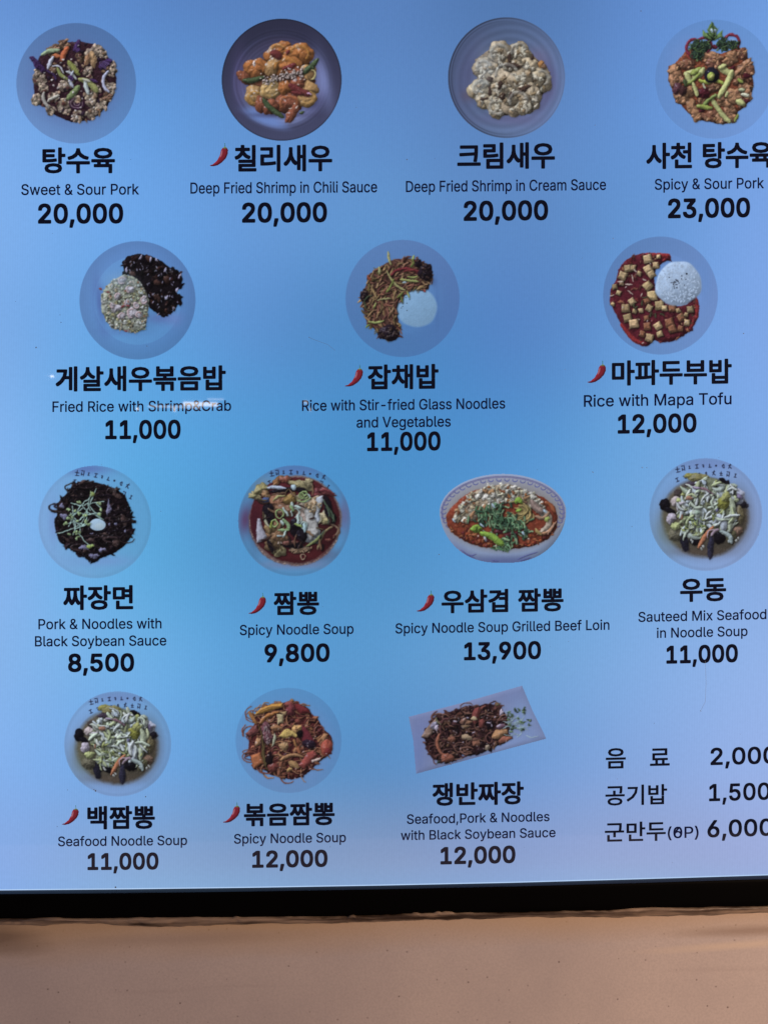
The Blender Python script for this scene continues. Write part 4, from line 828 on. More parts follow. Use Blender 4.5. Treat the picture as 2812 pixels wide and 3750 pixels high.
def glass_noodles():
    p = Picture(1050, 820, 2.074, (1256, 869, 1692, 1318), 6); R = p.R
    p.layer('plate')
    p.rim(879, 567, 432, 445, lambda r, U, V: np.stack([.96 + 0 * r, .86 + 0 * r, .88 + 0 * r], -1))
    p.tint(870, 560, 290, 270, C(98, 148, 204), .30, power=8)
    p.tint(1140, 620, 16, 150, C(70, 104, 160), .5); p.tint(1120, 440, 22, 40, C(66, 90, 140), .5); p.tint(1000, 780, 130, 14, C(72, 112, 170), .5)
    p.layer('rice')
    p.b(985, 635, 158, 148, 0, C(116, 160, 204), wob=.02, tex=.05, dome=.1, sh=.0, soft=4)
    for x, y in [(933, 575), (912, 603), (880, 628), (913, 658), (870, 640), (905, 560)]: p.b(x, y, 4, 3, 0, C(40, 50, 60), sh=0)
    p.layer('food')
    out = [(620, 390), (700, 330), (790, 280), (900, 262), (990, 270), (1075, 310), (1100, 430), (1070, 500), (960, 495), (900, 530), (850, 590), (830, 660), (850, 740), (860, 860), (780, 890), (700, 850), (660, 790), (610, 770), (600, 700), (570, 620), (570, 540), (600, 480)]
    p.pg(out, C(74, 50, 44), tex=.5, rr=8)
    kinds = [C(138, 98, 78), C(126, 80, 66), C(116, 74, 62), C(142, 116, 80), C(104, 88, 56), C(92, 56, 50), C(150, 120, 84)]
    for x, y in p.inside(out, 330):
        ang = math.degrees(math.atan2(y - 620, x - 980)) + 90 + R.gauss(0, 45)
        p.strand(x, y, ang, R.uniform(34, 95), R.uniform(8, 15), p.jit(R.choice(kinds), .16), sh=.5, spec=.15, tex=.15)
    p.curl(900, 410, 110, 20, 200, 330, C(108, 40, 48), ry=70); p.curl(950, 390, 80, 16, 220, 340, C(112, 46, 50), ry=40)
    for pts in [[(770, 210), (775, 260), (790, 310)], [(965, 238), (955, 280)], [(760, 350), (790, 420), (850, 480), (900, 500)], [(810, 420), (790, 470), (755, 520)], [(860, 420), (930, 430), (1000, 440)], [(920, 400), (960, 410), (990, 400)], [(690, 580), (740, 570), (790, 565)], [(660, 640), (680, 600)], [(620, 740), (680, 750), (740, 735)], [(600, 790), (630, 760)], [(860, 530), (880, 600)], [(910, 510), (930, 560)], [(700, 330), (705, 380)], [(950, 270), (960, 300), (940, 330)], [(840, 560), (880, 520)]]:
        p.st(pts, R.uniform(13, 20), p.jit(R.choice([C(134, 146, 84), C(150, 150, 100), C(108, 124, 62)]), .1), sh=.5)
    p.b(893, 445, 16, 8, 0, C(150, 180, 200), sh=.2); p.st([(610, 395), (640, 430)], 18, C(142, 70, 52)); p.b(1045, 512, 10, 6, 20, C(160, 60, 60), sh=.2)
    for cx, cy, rx, ry, n in [(1055, 370, 52, 68, 26), (590, 550, 34, 44, 12), (770, 830, 84, 56, 34), (1000, 300, 30, 30, 6)]:
        p.b(cx, cy, rx, ry, 0, C(34, 24, 34), wob=.15, tex=.4, spec=.3)
        for _ in range(n):
            a, q = R.uniform(0, 6.3), math.sqrt(R.random()) * .8
            p.b(cx + q * rx * math.cos(a), cy + q * ry * math.sin(a), R.uniform(6, 16), R.uniform(4, 10), R.uniform(0, 180), p.jit(R.choice([C(52, 40, 48), C(28, 20, 30), C(70, 52, 50)]), .2), spec=.4, sh=.4)
    for _ in range(26): p.b(770 + R.gauss(0, 34), 830 + R.gauss(0, 16), 3.5, 3, 0, C(110, 96, 98), sh=.1)
    for pts in [[(580, 610), (610, 560), (650, 540)], [(600, 640), (590, 590)]]: p.st(pts, 10, C(60, 74, 54))
    return p


def mapa_tofu():
    p = Picture(2012, 820, 2.074, (2198, 858, 2636, 1308), 7); R = p.R
    p.layer('plate')
    p.rim(839, 545, 435, 448, lambda r, U, V: np.stack([.92 + 0 * r, .86 + 0 * r, .87 + 0 * r], -1) * (1 + .03 * (r < .72))[..., None])
    p.tint(840, 560, 330, 330, C(116, 150, 214), .25, power=8); p.tint(1170, 400, 60, 180, C(96, 136, 196), .4)
    p.layer('food')
    reg = [(640, 240), (710, 222), (780, 228), (880, 226), (917, 255), (905, 280), (850, 300), (800, 350), (790, 440), (810, 520), (880, 600), (960, 630), (1040, 610), (1080, 560), (1110, 550), (1132, 600), (1125, 700), (1080, 800), (1010, 855), (920, 895), (850, 902), (800, 885), (740, 930), (690, 925), (620, 880), (555, 810), (520, 720), (490, 670), (455, 590), (460, 500), (500, 430), (520, 350), (570, 280)]
    p.pg(reg, C(84, 26, 38), tex=.35, rr=8, spec=.25, speccol=(.65, .4, .45), grain='mid')
    for pts in [[(720, 230), (800, 240), (900, 245), (860, 280)], [(540, 760), (640, 880), (730, 915)], [(1110, 560), (1115, 680), (1060, 800)]]: p.st(pts, 34, C(134, 40, 44), spec=.3, sh=0)
    for x, y in p.inside(reg, 110):
        p.b(x, y, R.uniform(8, 20), R.uniform(6, 14), R.uniform(0, 180), p.jit(R.choice([C(72, 22, 34), C(104, 40, 44), C(90, 48, 44), C(126, 78, 60)]), .2), wob=.35, spec=.35, tex=.3, sh=.4)
    tofu = [(745, 265, 62), (745, 345, 60), (805, 315, 50), (590, 340, 56), (635, 335, 44), (553, 395, 62), (775, 385, 52), (745, 470, 62), (775, 545, 70), (495, 480, 40), (520, 525, 36), (575, 640, 62), (620, 590, 50), (735, 585, 44), (835, 620, 66), (870, 640, 44), (756, 640, 46), (935, 640, 56), (590, 715, 62), (634, 758, 66), (740, 780, 56), (735, 715, 40), (820, 775, 54), (700, 835, 44), (755, 865, 60), (830, 835, 46), (910, 750, 66), (930, 800, 58), (1000, 710, 58), (1065, 650, 52), (1040, 750, 44), (990, 795, 44), (545, 450, 34), (690, 660, 36), (640, 665, 34), (480, 610, 30), (680, 380, 34), (975, 660, 34), (825, 250, 30), (1035, 690, 30)]
    for x, y, s in tofu:
        s *= 1.14; x += R.uniform(-3, 3)
        a = R.uniform(-35, 35); c = p.jit(C(160, 138, 102), .16) if R.random() < .78 else C(128, 84, 62)
        q = lambda u, v: (x + (u * math.cos(math.radians(a)) - v * math.sin(math.radians(a))) * s * .5, y + (u * math.sin(math.radians(a)) + v * math.cos(math.radians(a))) * s * .5)
        p.pg([q(-1, -.8), q(.8, -.95), q(1, .9), q(-.85, 1)], c * .68, rr=2, tex=.25, sh=.8, spec=.2)
        p.pg([q(-.95, -.78), q(.55, -.9), q(.62, .45), q(-.8, .55)], np.clip(c * 1.1, 0, 1), rr=2, tex=.25, sh=0, spec=.4)
    for _ in range(26):
        x, y = p.inside(reg, 1)[0]
        p.b(x, y, R.uniform(4, 9), R.uniform(3, 6), R.uniform(0, 180), p.jit(R.choice([C(180, 170, 170), C(150, 120, 90), C(66, 72, 50)]), .1), wob=.4, sh=.2)
    for pts in [[(590, 505), (630, 540)], [(575, 460), (625, 465)], [(620, 390), (635, 440)], [(510, 440), (560, 440)], [(640, 350), (660, 370)], [(455, 548), (490, 540)], [(700, 420), (730, 430)], [(690, 550), (700, 530)]]: p.st(pts, 10, C(182, 168, 160), sh=.3)
    for x, y in [(640, 620), (655, 640), (700, 600), (770, 690), (800, 695), (720, 555), (850, 690)]: p.strand(x, y, R.uniform(0, 180), 36, 12, C(62, 70, 48))
    p.layer('rice')
    p.b(975, 455, 172, 172, 0, C(150, 176, 212), wob=.05, tex=.10, dome=.35, sh=.3, soft=3, grain='mid')
    ring = [(975 + 158 * math.cos(t / 12 * 6.283), 455 + 158 * math.sin(t / 12 * 6.283)) for t in range(12)]
    for x, y in p.inside(ring, 210): p.b(x, y, R.uniform(7, 12), R.uniform(4, 6), R.uniform(0, 180), p.jit(C(160, 184, 218), .03), sh=.05, dome=.3, tex=.02)
    for _ in range(26): p.b(965 + R.gauss(0, 36), 440 + R.gauss(0, 28), 5, 3, R.uniform(0, 180), C(36, 38, 52), sh=0)
    p.b(1038, 380, 8, 6, 30, C(26, 28, 40), sh=0)
    return p


LETTERS = [[((0, 0), (1.6, .1)), ((.8, -.9), (.7, 1)), ((.2, 1.1), (1.7, 1.0))], [((-.2, -.8), (.7, -.8)), ((.1, -.2), (.1, .9)), ((.9, -1), (.9, 1)), ((0, .6), (.7, .5))],
           [((.1, -.6), (.8, -.6)), ((.45, -.6), (.45, .5)), ((0, .6), (1, .6))], [((0, -.6), (1.2, -.7)), ((.6, -.6), (.6, .6)), ((0, .6), (1.2, .6))], [((.2, -.5), (.8, -.7)), ((.4, 0), (.9, .5)), ((.9, -.7), (.9, .8))],
           [((0, .5), (1.1, .5)), ((.4, -.7), (.4, .5))], [((.1, -.2), (.8, -.3)), ((.8, -.3), (.6, .4)), ((.1, -.2), (.4, .4))], [((.1, .0), (.7, -.6)), ((.7, -.6), (.9, .3)), ((.1, 0), (.7, .8)), ((.7, .8), (1.1, .5))],
           [((0, -.2), (1.1, -.5)), ((.8, -1), (.1, .9)), ((.4, .1), (1.2, .9))]]


def bowl_writing(p, x0, y0, x1, y1, bow, size, n=9, off=0, lean=0, col=C(30, 34, 62), skip=()):
    for i in range(n):
        if i in skip: continue
        t = i / (n - 1)
        x = x0 + (x1 - x0) * t; y = y0 + (y1 - y0) * t - bow * 4 * t * (1 - t)
        a = math.atan2((y1 - y0) - bow * 4 * (1 - 2 * t), x1 - x0) + lean
        k = size * 1.12 * (.72 if i in (2, 4, 6) else 1.0)
        for (ax, ay), (bx, by) in LETTERS[(i + off) % 9]:
            P = [(x + k * (u * math.cos(a) - v * math.sin(a)), y + k * (u * math.sin(a) + v * math.cos(a))) for u, v in ((ax, ay), (bx, by))]
            p.st(P, max(9, k * .30), col, sh=0, tex=.1, dome=.1, smooth=False, a=.85)


def black_bean_noodles():
    p = Picture(0, 1650, 2.37, (132, 1697, 565, 2127), 8); R = p.R
    p.layer('plate')
    p.rim(827, 621, 489, 487, lambda r, U, V: (.955 + .0 * r - .03 * np.exp(-((r - .97) / .03) ** 2))[..., None] * np.array([1.05, .975, .965]))
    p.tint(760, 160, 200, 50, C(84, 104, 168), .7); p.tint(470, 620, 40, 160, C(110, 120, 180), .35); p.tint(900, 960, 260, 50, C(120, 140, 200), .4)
    bowl_writing(p, 655, 188, 1100, 300, 18, 22, lean=.05)
    bowl_writing(p, 640, 270, 1130, 400, 26, 21, off=3)
    p.layer('food')
    reg = [(615, 330), (640, 290), (760, 265), (900, 290), (1010, 330), (1090, 390), (1120, 470), (1140, 560), (1158, 690), (1130, 770), (1080, 830), (1010, 880), (950, 905), (870, 940), (815, 970), (760, 935), (680, 900), (590, 840), (520, 790), (495, 720), (482, 650), (500, 560), (500, 460), (550, 395), (610, 370)]
    p.pg(reg, C(22, 15, 19), tex=.6, rr=9, spec=.3)
    for x, y in p.inside(reg, 190):
        p.b(x, y, R.uniform(16, 44), R.uniform(10, 24), R.uniform(0, 180), p.jit(R.choice([C(20, 16, 22), C(24, 18, 24), C(18, 14, 20), C(36, 27, 30), C(50, 38, 40), C(14, 12, 16)]), .2), tex=.4, spec=.35, wob=.3, sh=.55, edge=.35)
    for x, y, w, h, a in [(660, 395, 44, 20, -10), (1075, 600, 24, 60, -8), (790, 780, 40, 24, 5), (1020, 390, 50, 16, 30), (540, 480, 30, 34, 20), (870, 380, 36, 16, 10), (900, 740, 40, 30, 0), (1010, 800, 30, 34, 20), (730, 270, 40, 16, -20)]:
        p.b(x, y, w, h, a, C(70, 54, 54), spec=.5, tex=.45)
    for _ in range(110):
        x, y = p.inside(reg, 1)[0]
        p.curl(x, y, R.uniform(24, 90), R.uniform(10, 18), R.uniform(0, 180), R.uniform(200, 330), p.jit(R.choice([C(34, 26, 30), C(22, 17, 22), C(52, 40, 44)]), .15), ry=R.uniform(16, 44), sh=.6, spec=.5, a=.85)
    for x, y, w, h in [(950, 490, 16, 60), (560, 570, 34, 24), (735, 840, 36, 26), (820, 915, 40, 22), (540, 480, 24, 18), (1010, 640, 12, 14), (955, 640, 8, 12), (1090, 700, 8, 14), (890, 860, 30, 16), (800, 720, 14, 8), (935, 540, 10, 20)]:
        p.b(x, y, w, h, R.uniform(-15, 15), C(118, 120, 162), wob=.35, sh=0, tex=.4, a=.9)
    for x, y in p.inside(reg, 60): p.st([(x, y), (x + R.uniform(-10, 10), y + R.uniform(-12, 12))], R.uniform(3, 6), p.jit(C(110, 96, 110), .2), sh=0)
    p.layer('egg')
    p.b(851, 643, 70, 52, 0, C(150, 182, 212), wob=.03, tex=.03, dome=.15, sh=.2)
    p.b(868, 655, 40, 26, 0, C(158, 184, 204), wob=.05, tex=.02, dome=.1, sh=0, soft=4)
    p.layer('garnish')
    st = C(150, 188, 186)
    for pts in [[(500, 722), (600, 690), (700, 640), (750, 560)], [(620, 450), (700, 480), (780, 460), (910, 440)], [(660, 690), (640, 600), (690, 500), (790, 400)], [(840, 330), (800, 420), (760, 520), (700, 600)], [(780, 470), (820, 530), (900, 600)], [(750, 530), (830, 560), (890, 590)], [(630, 480), (640, 560), (660, 640)],
                [(570, 640), (650, 620), (740, 640), (770, 600)], [(660, 690), (720, 760), (770, 820)], [(600, 560), (680, 540), (760, 560)], [(640, 730), (660, 660), (640, 600)], [(700, 720), (690, 640), (620, 540)], [(600, 660), (650, 560), (730, 500)], [(720, 480), (760, 540), (740, 630), (660, 680)], [(680, 620), (760, 560), (870, 540)], [(840, 460), (880, 500)], [(790, 380), (770, 470), (790, 520)], [(640, 600), (700, 650), (760, 640)]]:
        p.st(pts, 9.5, p.jit(st, .08), taper=.3, sh=.5)
    for x, y in [(810, 378), (595, 515), (690, 460), (880, 508), (860, 460), (570, 630), (610, 720), (680, 755), (790, 830), (660, 710), (740, 560), (700, 540), (600, 590), (680, 620), (860, 550), (740, 620), (630, 570), (710, 710), (650, 530), (770, 640)]:
        for q in range(3): p.b(x + R.uniform(-14, 14), y + R.uniform(-12, 12), R.uniform(9, 15), R.uniform(8, 12), R.uniform(0, 180), p.jit(C(136, 164, 118), .1), wob=.2, sh=.35)
    p.b(810, 378, 17, 19, 0, C(130, 150, 84)); p.b(775, 835, 20, 14, 20, C(140, 164, 84)); p.b(805, 828, 14, 12, 0, C(144, 168, 96))
    return p


def spicy_noodle_soup():
    p = Picture(700, 1650, 2.37, (864, 1695, 1292, 2120), 9); R = p.R
    p.layer('plate')
    p.rim(896, 610, 484, 480, lambda r, U, V: (.99 - .06 * np.exp(-((r - .97) / .03) ** 2) - .03 * r)[..., None] * np.array([1.05, .975, .965]))
    p.tint(900, 170, 260, 60, C(84, 108, 168), .6)
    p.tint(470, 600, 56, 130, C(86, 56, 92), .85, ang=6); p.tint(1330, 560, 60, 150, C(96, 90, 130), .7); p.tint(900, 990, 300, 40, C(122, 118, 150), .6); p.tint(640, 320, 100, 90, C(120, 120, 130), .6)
    bowl_writing(p, 680, 198, 1140, 225, 22, 22)
    bowl_writing(p, 670, 285, 1180, 310, 60, 21, off=3, skip=(2, 3, 4, 5, 6))
    p.layer('soup')
    p.b(905, 610, 402, 392, 0, C(112, 92, 92), wob=.012, tex=.12, dome=.2, sh=.2, soft=4)
    p.b(902, 600, 386, 374, 0, C(74, 28, 34), wob=.012, tex=.1, dome=.4, sh=.2, soft=2)
    p.tint(1000, 900, 260, 60, C(90, 36, 40), .5); p.tint(560, 620, 60, 200, C(50, 22, 34), .6)
    for i in range(140):
        t = R.uniform(.15, 1.15) * math.pi / 1.15
        p.b(905 + 394 * math.cos(t), 610 + 384 * math.sin(t), R.uniform(2.5, 5), None, 0, C(150, 136, 130) if R.random() < .5 else C(110, 84, 80), sh=0)
    for pts, w, c in [([(1130, 640), (1220, 640), (1280, 690), (1230, 760)], 18, C(118, 98, 82)), ([(1100, 860), (1120, 780), (1170, 700), (1230, 660)], 22, C(124, 110, 80)), ([(1280, 640), (1290, 700), (1260, 760)], 12, C(92, 70, 60))]: p.st(pts, w, c, sh=.3)
    p.curl(973, 922, 22, 10, 0, 350, C(150, 128, 108)); p.b(1190, 775, 20, 14, 0, C(110, 62, 56), sh=.1); p.b(1240, 740, 12, 9, 0, C(104, 60, 56), sh=.1)
    p.layer('food')
    bad, pale, wh = C(98, 92, 60), C(140, 132, 98), C(158, 168, 184)
    for x, y, rx, ry, a, c in [(560, 395, 66, 30, 20, pale), (610, 330, 60, 50, -20, C(136, 128, 88)), (650, 380, 50, 30, 30, C(136, 104, 76)), (750, 260, 60, 30, -40, C(132, 92, 62)), (820, 250, 50, 34, 0, C(120, 70, 56)), (960, 300, 110, 40, 10, pale), (1020, 280, 46, 36, 30, C(150, 140, 110)), (1100, 380, 60, 50, 0, C(112, 56, 60)), (1180, 360, 80, 24, 15, C(110, 54, 58)),
                               (760, 460, 100, 80, 0, C(132, 92, 72)), (860, 420, 60, 50, 0, C(132, 106, 62)), (830, 520, 90, 60, 0, C(128, 96, 76)), (960, 420, 60, 40, 0, C(130, 120, 90)), (1010, 560, 120, 140, 10, C(136, 122, 116)), (1060, 470, 80, 70, 0, C(150, 132, 110)), (740, 720, 110, 100, 10, C(130, 98, 74)), (680, 660, 50, 60, 0, C(126, 104, 72)), (760, 870, 60, 60, 20, pale), (700, 820, 70, 50, 20, C(98, 78, 58)), (1060, 740, 70, 70, 0, wh * .86), (1160, 570, 50, 50, 0, C(146, 138, 112)), (940, 860, 86, 34, -6, C(134, 112, 92)), (1170, 610, 46, 30, 0, pale)]:
        p.b(x, y, rx, ry, a, p.jit(c, .06), tex=.45, spec=.3, wob=.2, sh=.65, edge=.35, grain='mid')
    p.pg([(575, 590), (600, 588), (625, 680), (660, 745), (640, 780), (570, 800), (568, 700)], C(146, 148, 168), rr=5, tex=.1)
    p.pg([(1085, 410), (1145, 388), (1148, 440), (1110, 540), (1120, 620), (1060, 650), (1080, 520)], wh, rr=4, tex=.2)
    p.pg([(970, 480), (1030, 500), (1060, 560), (1100, 640), (1110, 720), (1030, 780), (1000, 700), (1000, 600)], C(154, 156, 160), rr=5, tex=.35, grain='mid')
    for _ in range(60): p.b(1040 + R.gauss(0, 40), 480 + R.gauss(0, 26), R.uniform(5, 11), None, 0, p.jit(R.choice([C(160, 140, 110), C(150, 120, 88), C(168, 158, 140)]), .1), wob=.3, sh=.3)
    for _ in range(40): p.b(940 + R.gauss(0, 34), 868 + R.gauss(0, 12), R.uniform(5, 9), None, 0, p.jit(C(150, 124, 100), .15), wob=.3, sh=.3)
    dk = C(24, 20, 28)
    for x, y, rx, ry, a in [(665, 530, 46, 84, 12), (690, 590, 30, 60, 10), (800, 345, 120, 22, -4), (960, 345, 50, 22, 12), (930, 690, 70, 70, 30), (900, 640, 40, 50, -20), (880, 815, 96, 32, 4), (690, 830, 18, 60, -20), (1190, 500, 34, 110, -14), (1220, 580, 34, 60, -30), (960, 740, 50, 50, 40)]:
        p.b(x, y, rx, ry, a, dk, tex=.5, spec=.45, wob=.12, sh=.6, speccol=(.45, .5, .6))
    p.b(850, 800, 70, 20, -6, C(110, 70, 64), spec=.5); p.b(768, 800, 20, 12, 0, C(186, 170, 170)); p.b(648, 430, 30, 30, 0, C(62, 78, 128), spec=.9, tex=.5)
    p.st([(660, 320), (740, 318), (820, 330)], 26, C(156, 170, 196)); p.st([(700, 380), (780, 370), (830, 360)], 14, C(100, 74, 60)); p.b(890, 318, 24, 24, 0, C(160, 186, 206), sh=.3)
    for pts in [[(1150, 430), (1180, 500), (1230, 600)], [(1170, 470), (1220, 540), (1250, 620)], [(1020, 820), (1090, 780), (1160, 690)], [(1180, 480), (1200, 560), (1190, 640)], [(1240, 560), (1230, 620)]]: p.st(pts, 15, C(66, 84, 68), spec=.2)
    p.st([(1000, 830), (1080, 780), (1120, 740)], 24, C(110, 120, 76)); p.st([(640, 560), (650, 620), (680, 660)], 18, C(168, 170, 150))
    p.st([(500, 405), (560, 390)], 30, C(134, 130, 92)); p.st([(1080, 360), (1170, 350), (1250, 390)], 10, C(84, 34, 44)); p.st([(710, 440), (760, 400), (820, 390)], 16, C(150, 150, 100))
    for _ in range(26):
        x, y = R.uniform(600, 1200), R.uniform(340, 860)
        p.strand(x, y, R.uniform(0, 180), R.uniform(40, 110), R.uniform(10, 22), p.jit(R.choice([C(30, 24, 30), C(84, 70, 54), C(110, 84, 64), C(140, 132, 110), C(48, 34, 34)]), .15), sh=.6, spec=.3)
    p.layer('garnish')
    g, gw = C(128, 156, 100), C(160, 184, 186)
    for x, y, r in [(985, 385, 30), (1000, 410, 30), (960, 390, 22), (985, 370, 18), (770, 550, 34), (905, 540, 34), (930, 600, 30), (725, 630, 28), (980, 650, 26), (820, 650, 26)]:
        p.curl(x, y, r, 13, R.uniform(0, 360), R.uniform(420, 560), p.jit(R.choice([g, gw]), .08), ry=r * 1.1)
    for pts, w, c in [([(870, 450), (880, 500)], 26, gw), ([(900, 480), (950, 500)], 22, gw), ([(925, 560), (930, 640)], 24, gw), ([(800, 600), (840, 640), (850, 680)], 30, C(120, 150, 110)), ([(780, 610), (800, 640)], 24, gw), ([(760, 690), (850, 690)], 20, C(124, 156, 110)), ([(820, 700), (800, 750)], 18, gw), ([(750, 740), (790, 740)], 14, C(150, 176, 190)), ([(985, 640), (985, 700)], 30, C(150, 184, 196)), ([(800, 500), (840, 560)], 20, gw), ([(900, 640), (960, 660)], 18, C(132, 160, 90)), ([(920, 430), (980, 440), (1040, 410)], 13, g), ([(700, 620), (690, 670)], 20, C(124, 140, 60)), ([(860, 480), (890, 520)], 22, C(120, 150, 100))]:
        p.st(pts, w, p.jit(c, .06), taper=.3, sh=.55)
    return p


def beef_noodle_soup():
    p = Picture(1400, 1650, 1.952, (1598, 1719, 2084, 2072), 10); R = p.R
    p.layer('plate')
    px = p
    # outer wall of the bowl, then the inside
    X0, Y0 = p.T(0, 0)
    th = np.linspace(0, 2 * math.pi, 72, endpoint=False)
    body = [(860 + 454 * math.cos(t), 440 + 276 * math.sin(t)) if math.sin(t) < 0 else (860 + 454 * math.copysign(abs(math.cos(t)) ** .80, math.cos(t)), 440 + 366 * math.sin(t) ** 1.12) for t in th]
    p.cur = 0
    p.pg(body, C(128, 148, 186), rr=16, tex=.02, sh=0, dome=.35)
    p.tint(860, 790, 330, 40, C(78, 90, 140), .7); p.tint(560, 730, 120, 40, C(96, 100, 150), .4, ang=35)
    for pts in [[(560, 710), (620, 750), (670, 740)], [(600, 740), (660, 770)], [(960, 780), (1030, 750), (1110, 725)], [(980, 790), (1060, 765)], [(780, 785), (830, 792)]]: p.st(pts, 12, C(74, 80, 140), sh=0, a=.7)
    p.b(860, 440, 452, 270, 0, C(138, 154, 190), wob=0, dome=.1, tex=.02, sh=0)
    p.b(860, 441, 444, 262, 0, C(142, 148, 168), wob=0, dome=.1, tex=.03, sh=0)
    p.b(866, 470, 424, 244, 0, C(128, 128, 136), wob=0, dome=.1, tex=.03, sh=0, soft=16)
    # blue scalloped band
    n = 46
    for i in range(n):
        t = 2 * math.pi * i / n
        if math.sin(t) > .45: continue
        x, y = 860 + 430 * math.cos(t), 441 + 246 * math.sin(t)
        p.curl(860 + 424 * math.cos(t), 441 + 236 * math.sin(t), 17, 5.5, 0, 200, C(70, 78, 152), ry=13, sh=0, dome=.1)
    for k, c in ((438, C(86, 88, 146)), (430, C(96, 98, 152))):
        p.st([(860 + k * math.cos(math.pi * .92 + i / 26 * math.pi * 1.16), 441 + (k - 181) * math.sin(math.pi * .92 + i / 26 * math.pi * 1.16)) for i in range(27)], 5, c, sh=0, taper=0, smooth=False)
    p.layer('soup')
    p.pg([(455, 470), (480, 420), (560, 340), (640, 290), (750, 262), (900, 255), (1040, 290), (1150, 335), (1230, 400), (1250, 470), (1245, 560), (1190, 630), (1080, 680), (960, 700), (840, 704), (700, 690), (590, 650), (500, 590), (460, 530)], C(118, 52, 36), rr=9, tex=.25, sh=.3, spec=.25, grain='mid')
    for x, y in p.inside([(480, 560), (560, 520), (700, 600), (840, 640), (800, 695), (640, 665), (520, 600)], 70) + p.inside([(900, 650), (1100, 580), (1230, 500), (1220, 600), (1060, 680), (930, 695)], 60):
        p.b(x, y, R.uniform(8, 18), R.uniform(6, 12), R.uniform(0, 180), p.jit(R.choice([C(136, 62, 36), C(112, 40, 32), C(150, 88, 56), C(90, 34, 36), C(140, 70, 44)]), .12), wob=.3, sh=.35, spec=.3)
    p.layer('food')
    reg = [(500, 490), (530, 420), (590, 360), (640, 300), (740, 260), (900, 232), (980, 270), (1090, 310), (1130, 360), (1180, 440), (1140, 460), (1040, 400), (960, 350), (880, 380), (780, 400), (700, 440), (660, 500), (590, 510), (520, 510)]
    p.pg(reg, C(150, 136, 118), rr=7, tex=.4)
    for x, y in p.inside(reg, 150):
        c = R.choice([C(184, 182, 168), C(176, 176, 170), C(184, 180, 158), C(160, 146, 120), C(150, 114, 84), C(178, 178, 174), C(184, 184, 176)])
        p.b(x, y, R.uniform(12, 27), R.uniform(9, 18), R.uniform(0, 180), p.jit(c, .1), wob=.3, tex=.3, spec=.15, sh=.5)
    for x, y in p.inside(reg, 26): p.b(x, y, R.uniform(8, 18), R.uniform(5, 10), R.uniform(0, 180), p.jit(R.choice([C(140, 84, 44), C(92, 70, 62), C(120, 72, 48)]), .1), wob=.3, sh=.2)
    nd = C(164, 144, 92)
    for i in range(22):
        p.curl(970 + R.uniform(-30, 26), 430 + R.uniform(-16, 46), R.uniform(34, 104), 13, R.uniform(-130, -20), R.uniform(60, 190), p.jit(nd, .16), ry=R.uniform(30, 76), sh=.5)
    for pts, w, c in [([(1150, 440), (1190, 470), (1180, 540), (1120, 590)], 40, C(156, 142, 128)), ([(1090, 470), (1150, 480), (1190, 440)], 26, C(140, 110, 90)), ([(1110, 600), (1180, 580), (1230, 520)], 22, C(150, 110, 84)), ([(1060, 360), (1110, 420), (1140, 440)], 50, C(128, 110, 106)), ([(1160, 370), (1200, 390), (1230, 440)], 28, C(138, 76, 50)), ([(1090, 560), (1130, 600)], 20, C(150, 130, 80)), ([(1180, 600), (1240, 510)], 16, C(160, 120, 100))]: p.st(pts, w, c, tex=.35, spec=.4, grain='mid')
    p.b(1175, 490, 16, 22, 20, C(144, 160, 84))
    for x, y, r in [(830, 580, 34), (930, 600, 36), (890, 610, 26), (960, 590, 20), (740, 640, 20)]: p.b(x, y, r, r * .6, R.uniform(-20, 30), C(78, 34, 42), spec=.4, tex=.5)
    p.layer('garnish')
    g1 = [C(76, 116, 84), C(58, 94, 68), C(96, 136, 104), C(46, 76, 60), C(116, 148, 112)]
    for cx, cy, sx, sy, n in [(720, 490, 34, 40, 34), (800, 440, 44, 36, 40), (860, 500, 50, 36, 50), (950, 540, 48, 26, 38), (900, 650, 34, 24, 22), (850, 690, 30, 12, 14), (1010, 590, 26, 26, 14)]:
        for _ in range(n):
            p.strand(cx + R.gauss(0, sx), cy + R.gauss(0, sy) * .8, R.choice([R.uniform(30, 120), R.uniform(0, 180)]), R.uniform(22, 44), R.uniform(10, 16), p.jit(R.choice(g1), .12), taper=.1, sh=.6, bend=.1)
    lg = C(122, 160, 62)
    for pts, w in [([(640, 560), (700, 560)], 56), ([(650, 545), (665, 570)], 44), ([(700, 590), (770, 610), (830, 650), (860, 670)], 48), ([(950, 370), (970, 350), (990, 370)], 34), ([(955, 430), (990, 420)], 24)]:
        p.st(pts, w, p.jit(lg, .05), tex=.3, spec=.25)
    for x, y in [(710, 535), (795, 395), (1160, 435), (730, 630), (510, 500), (1005, 590)]: p.b(x, y, 18, 8, R.uniform(20, 60), C(150, 176, 200), sh=.3)
    for x, y in [(683, 612), (725, 630), (810, 680), (1040, 630)]: p.b(x, y, 8, 6, 0, C(190, 170, 160), sh=.2)
    return p


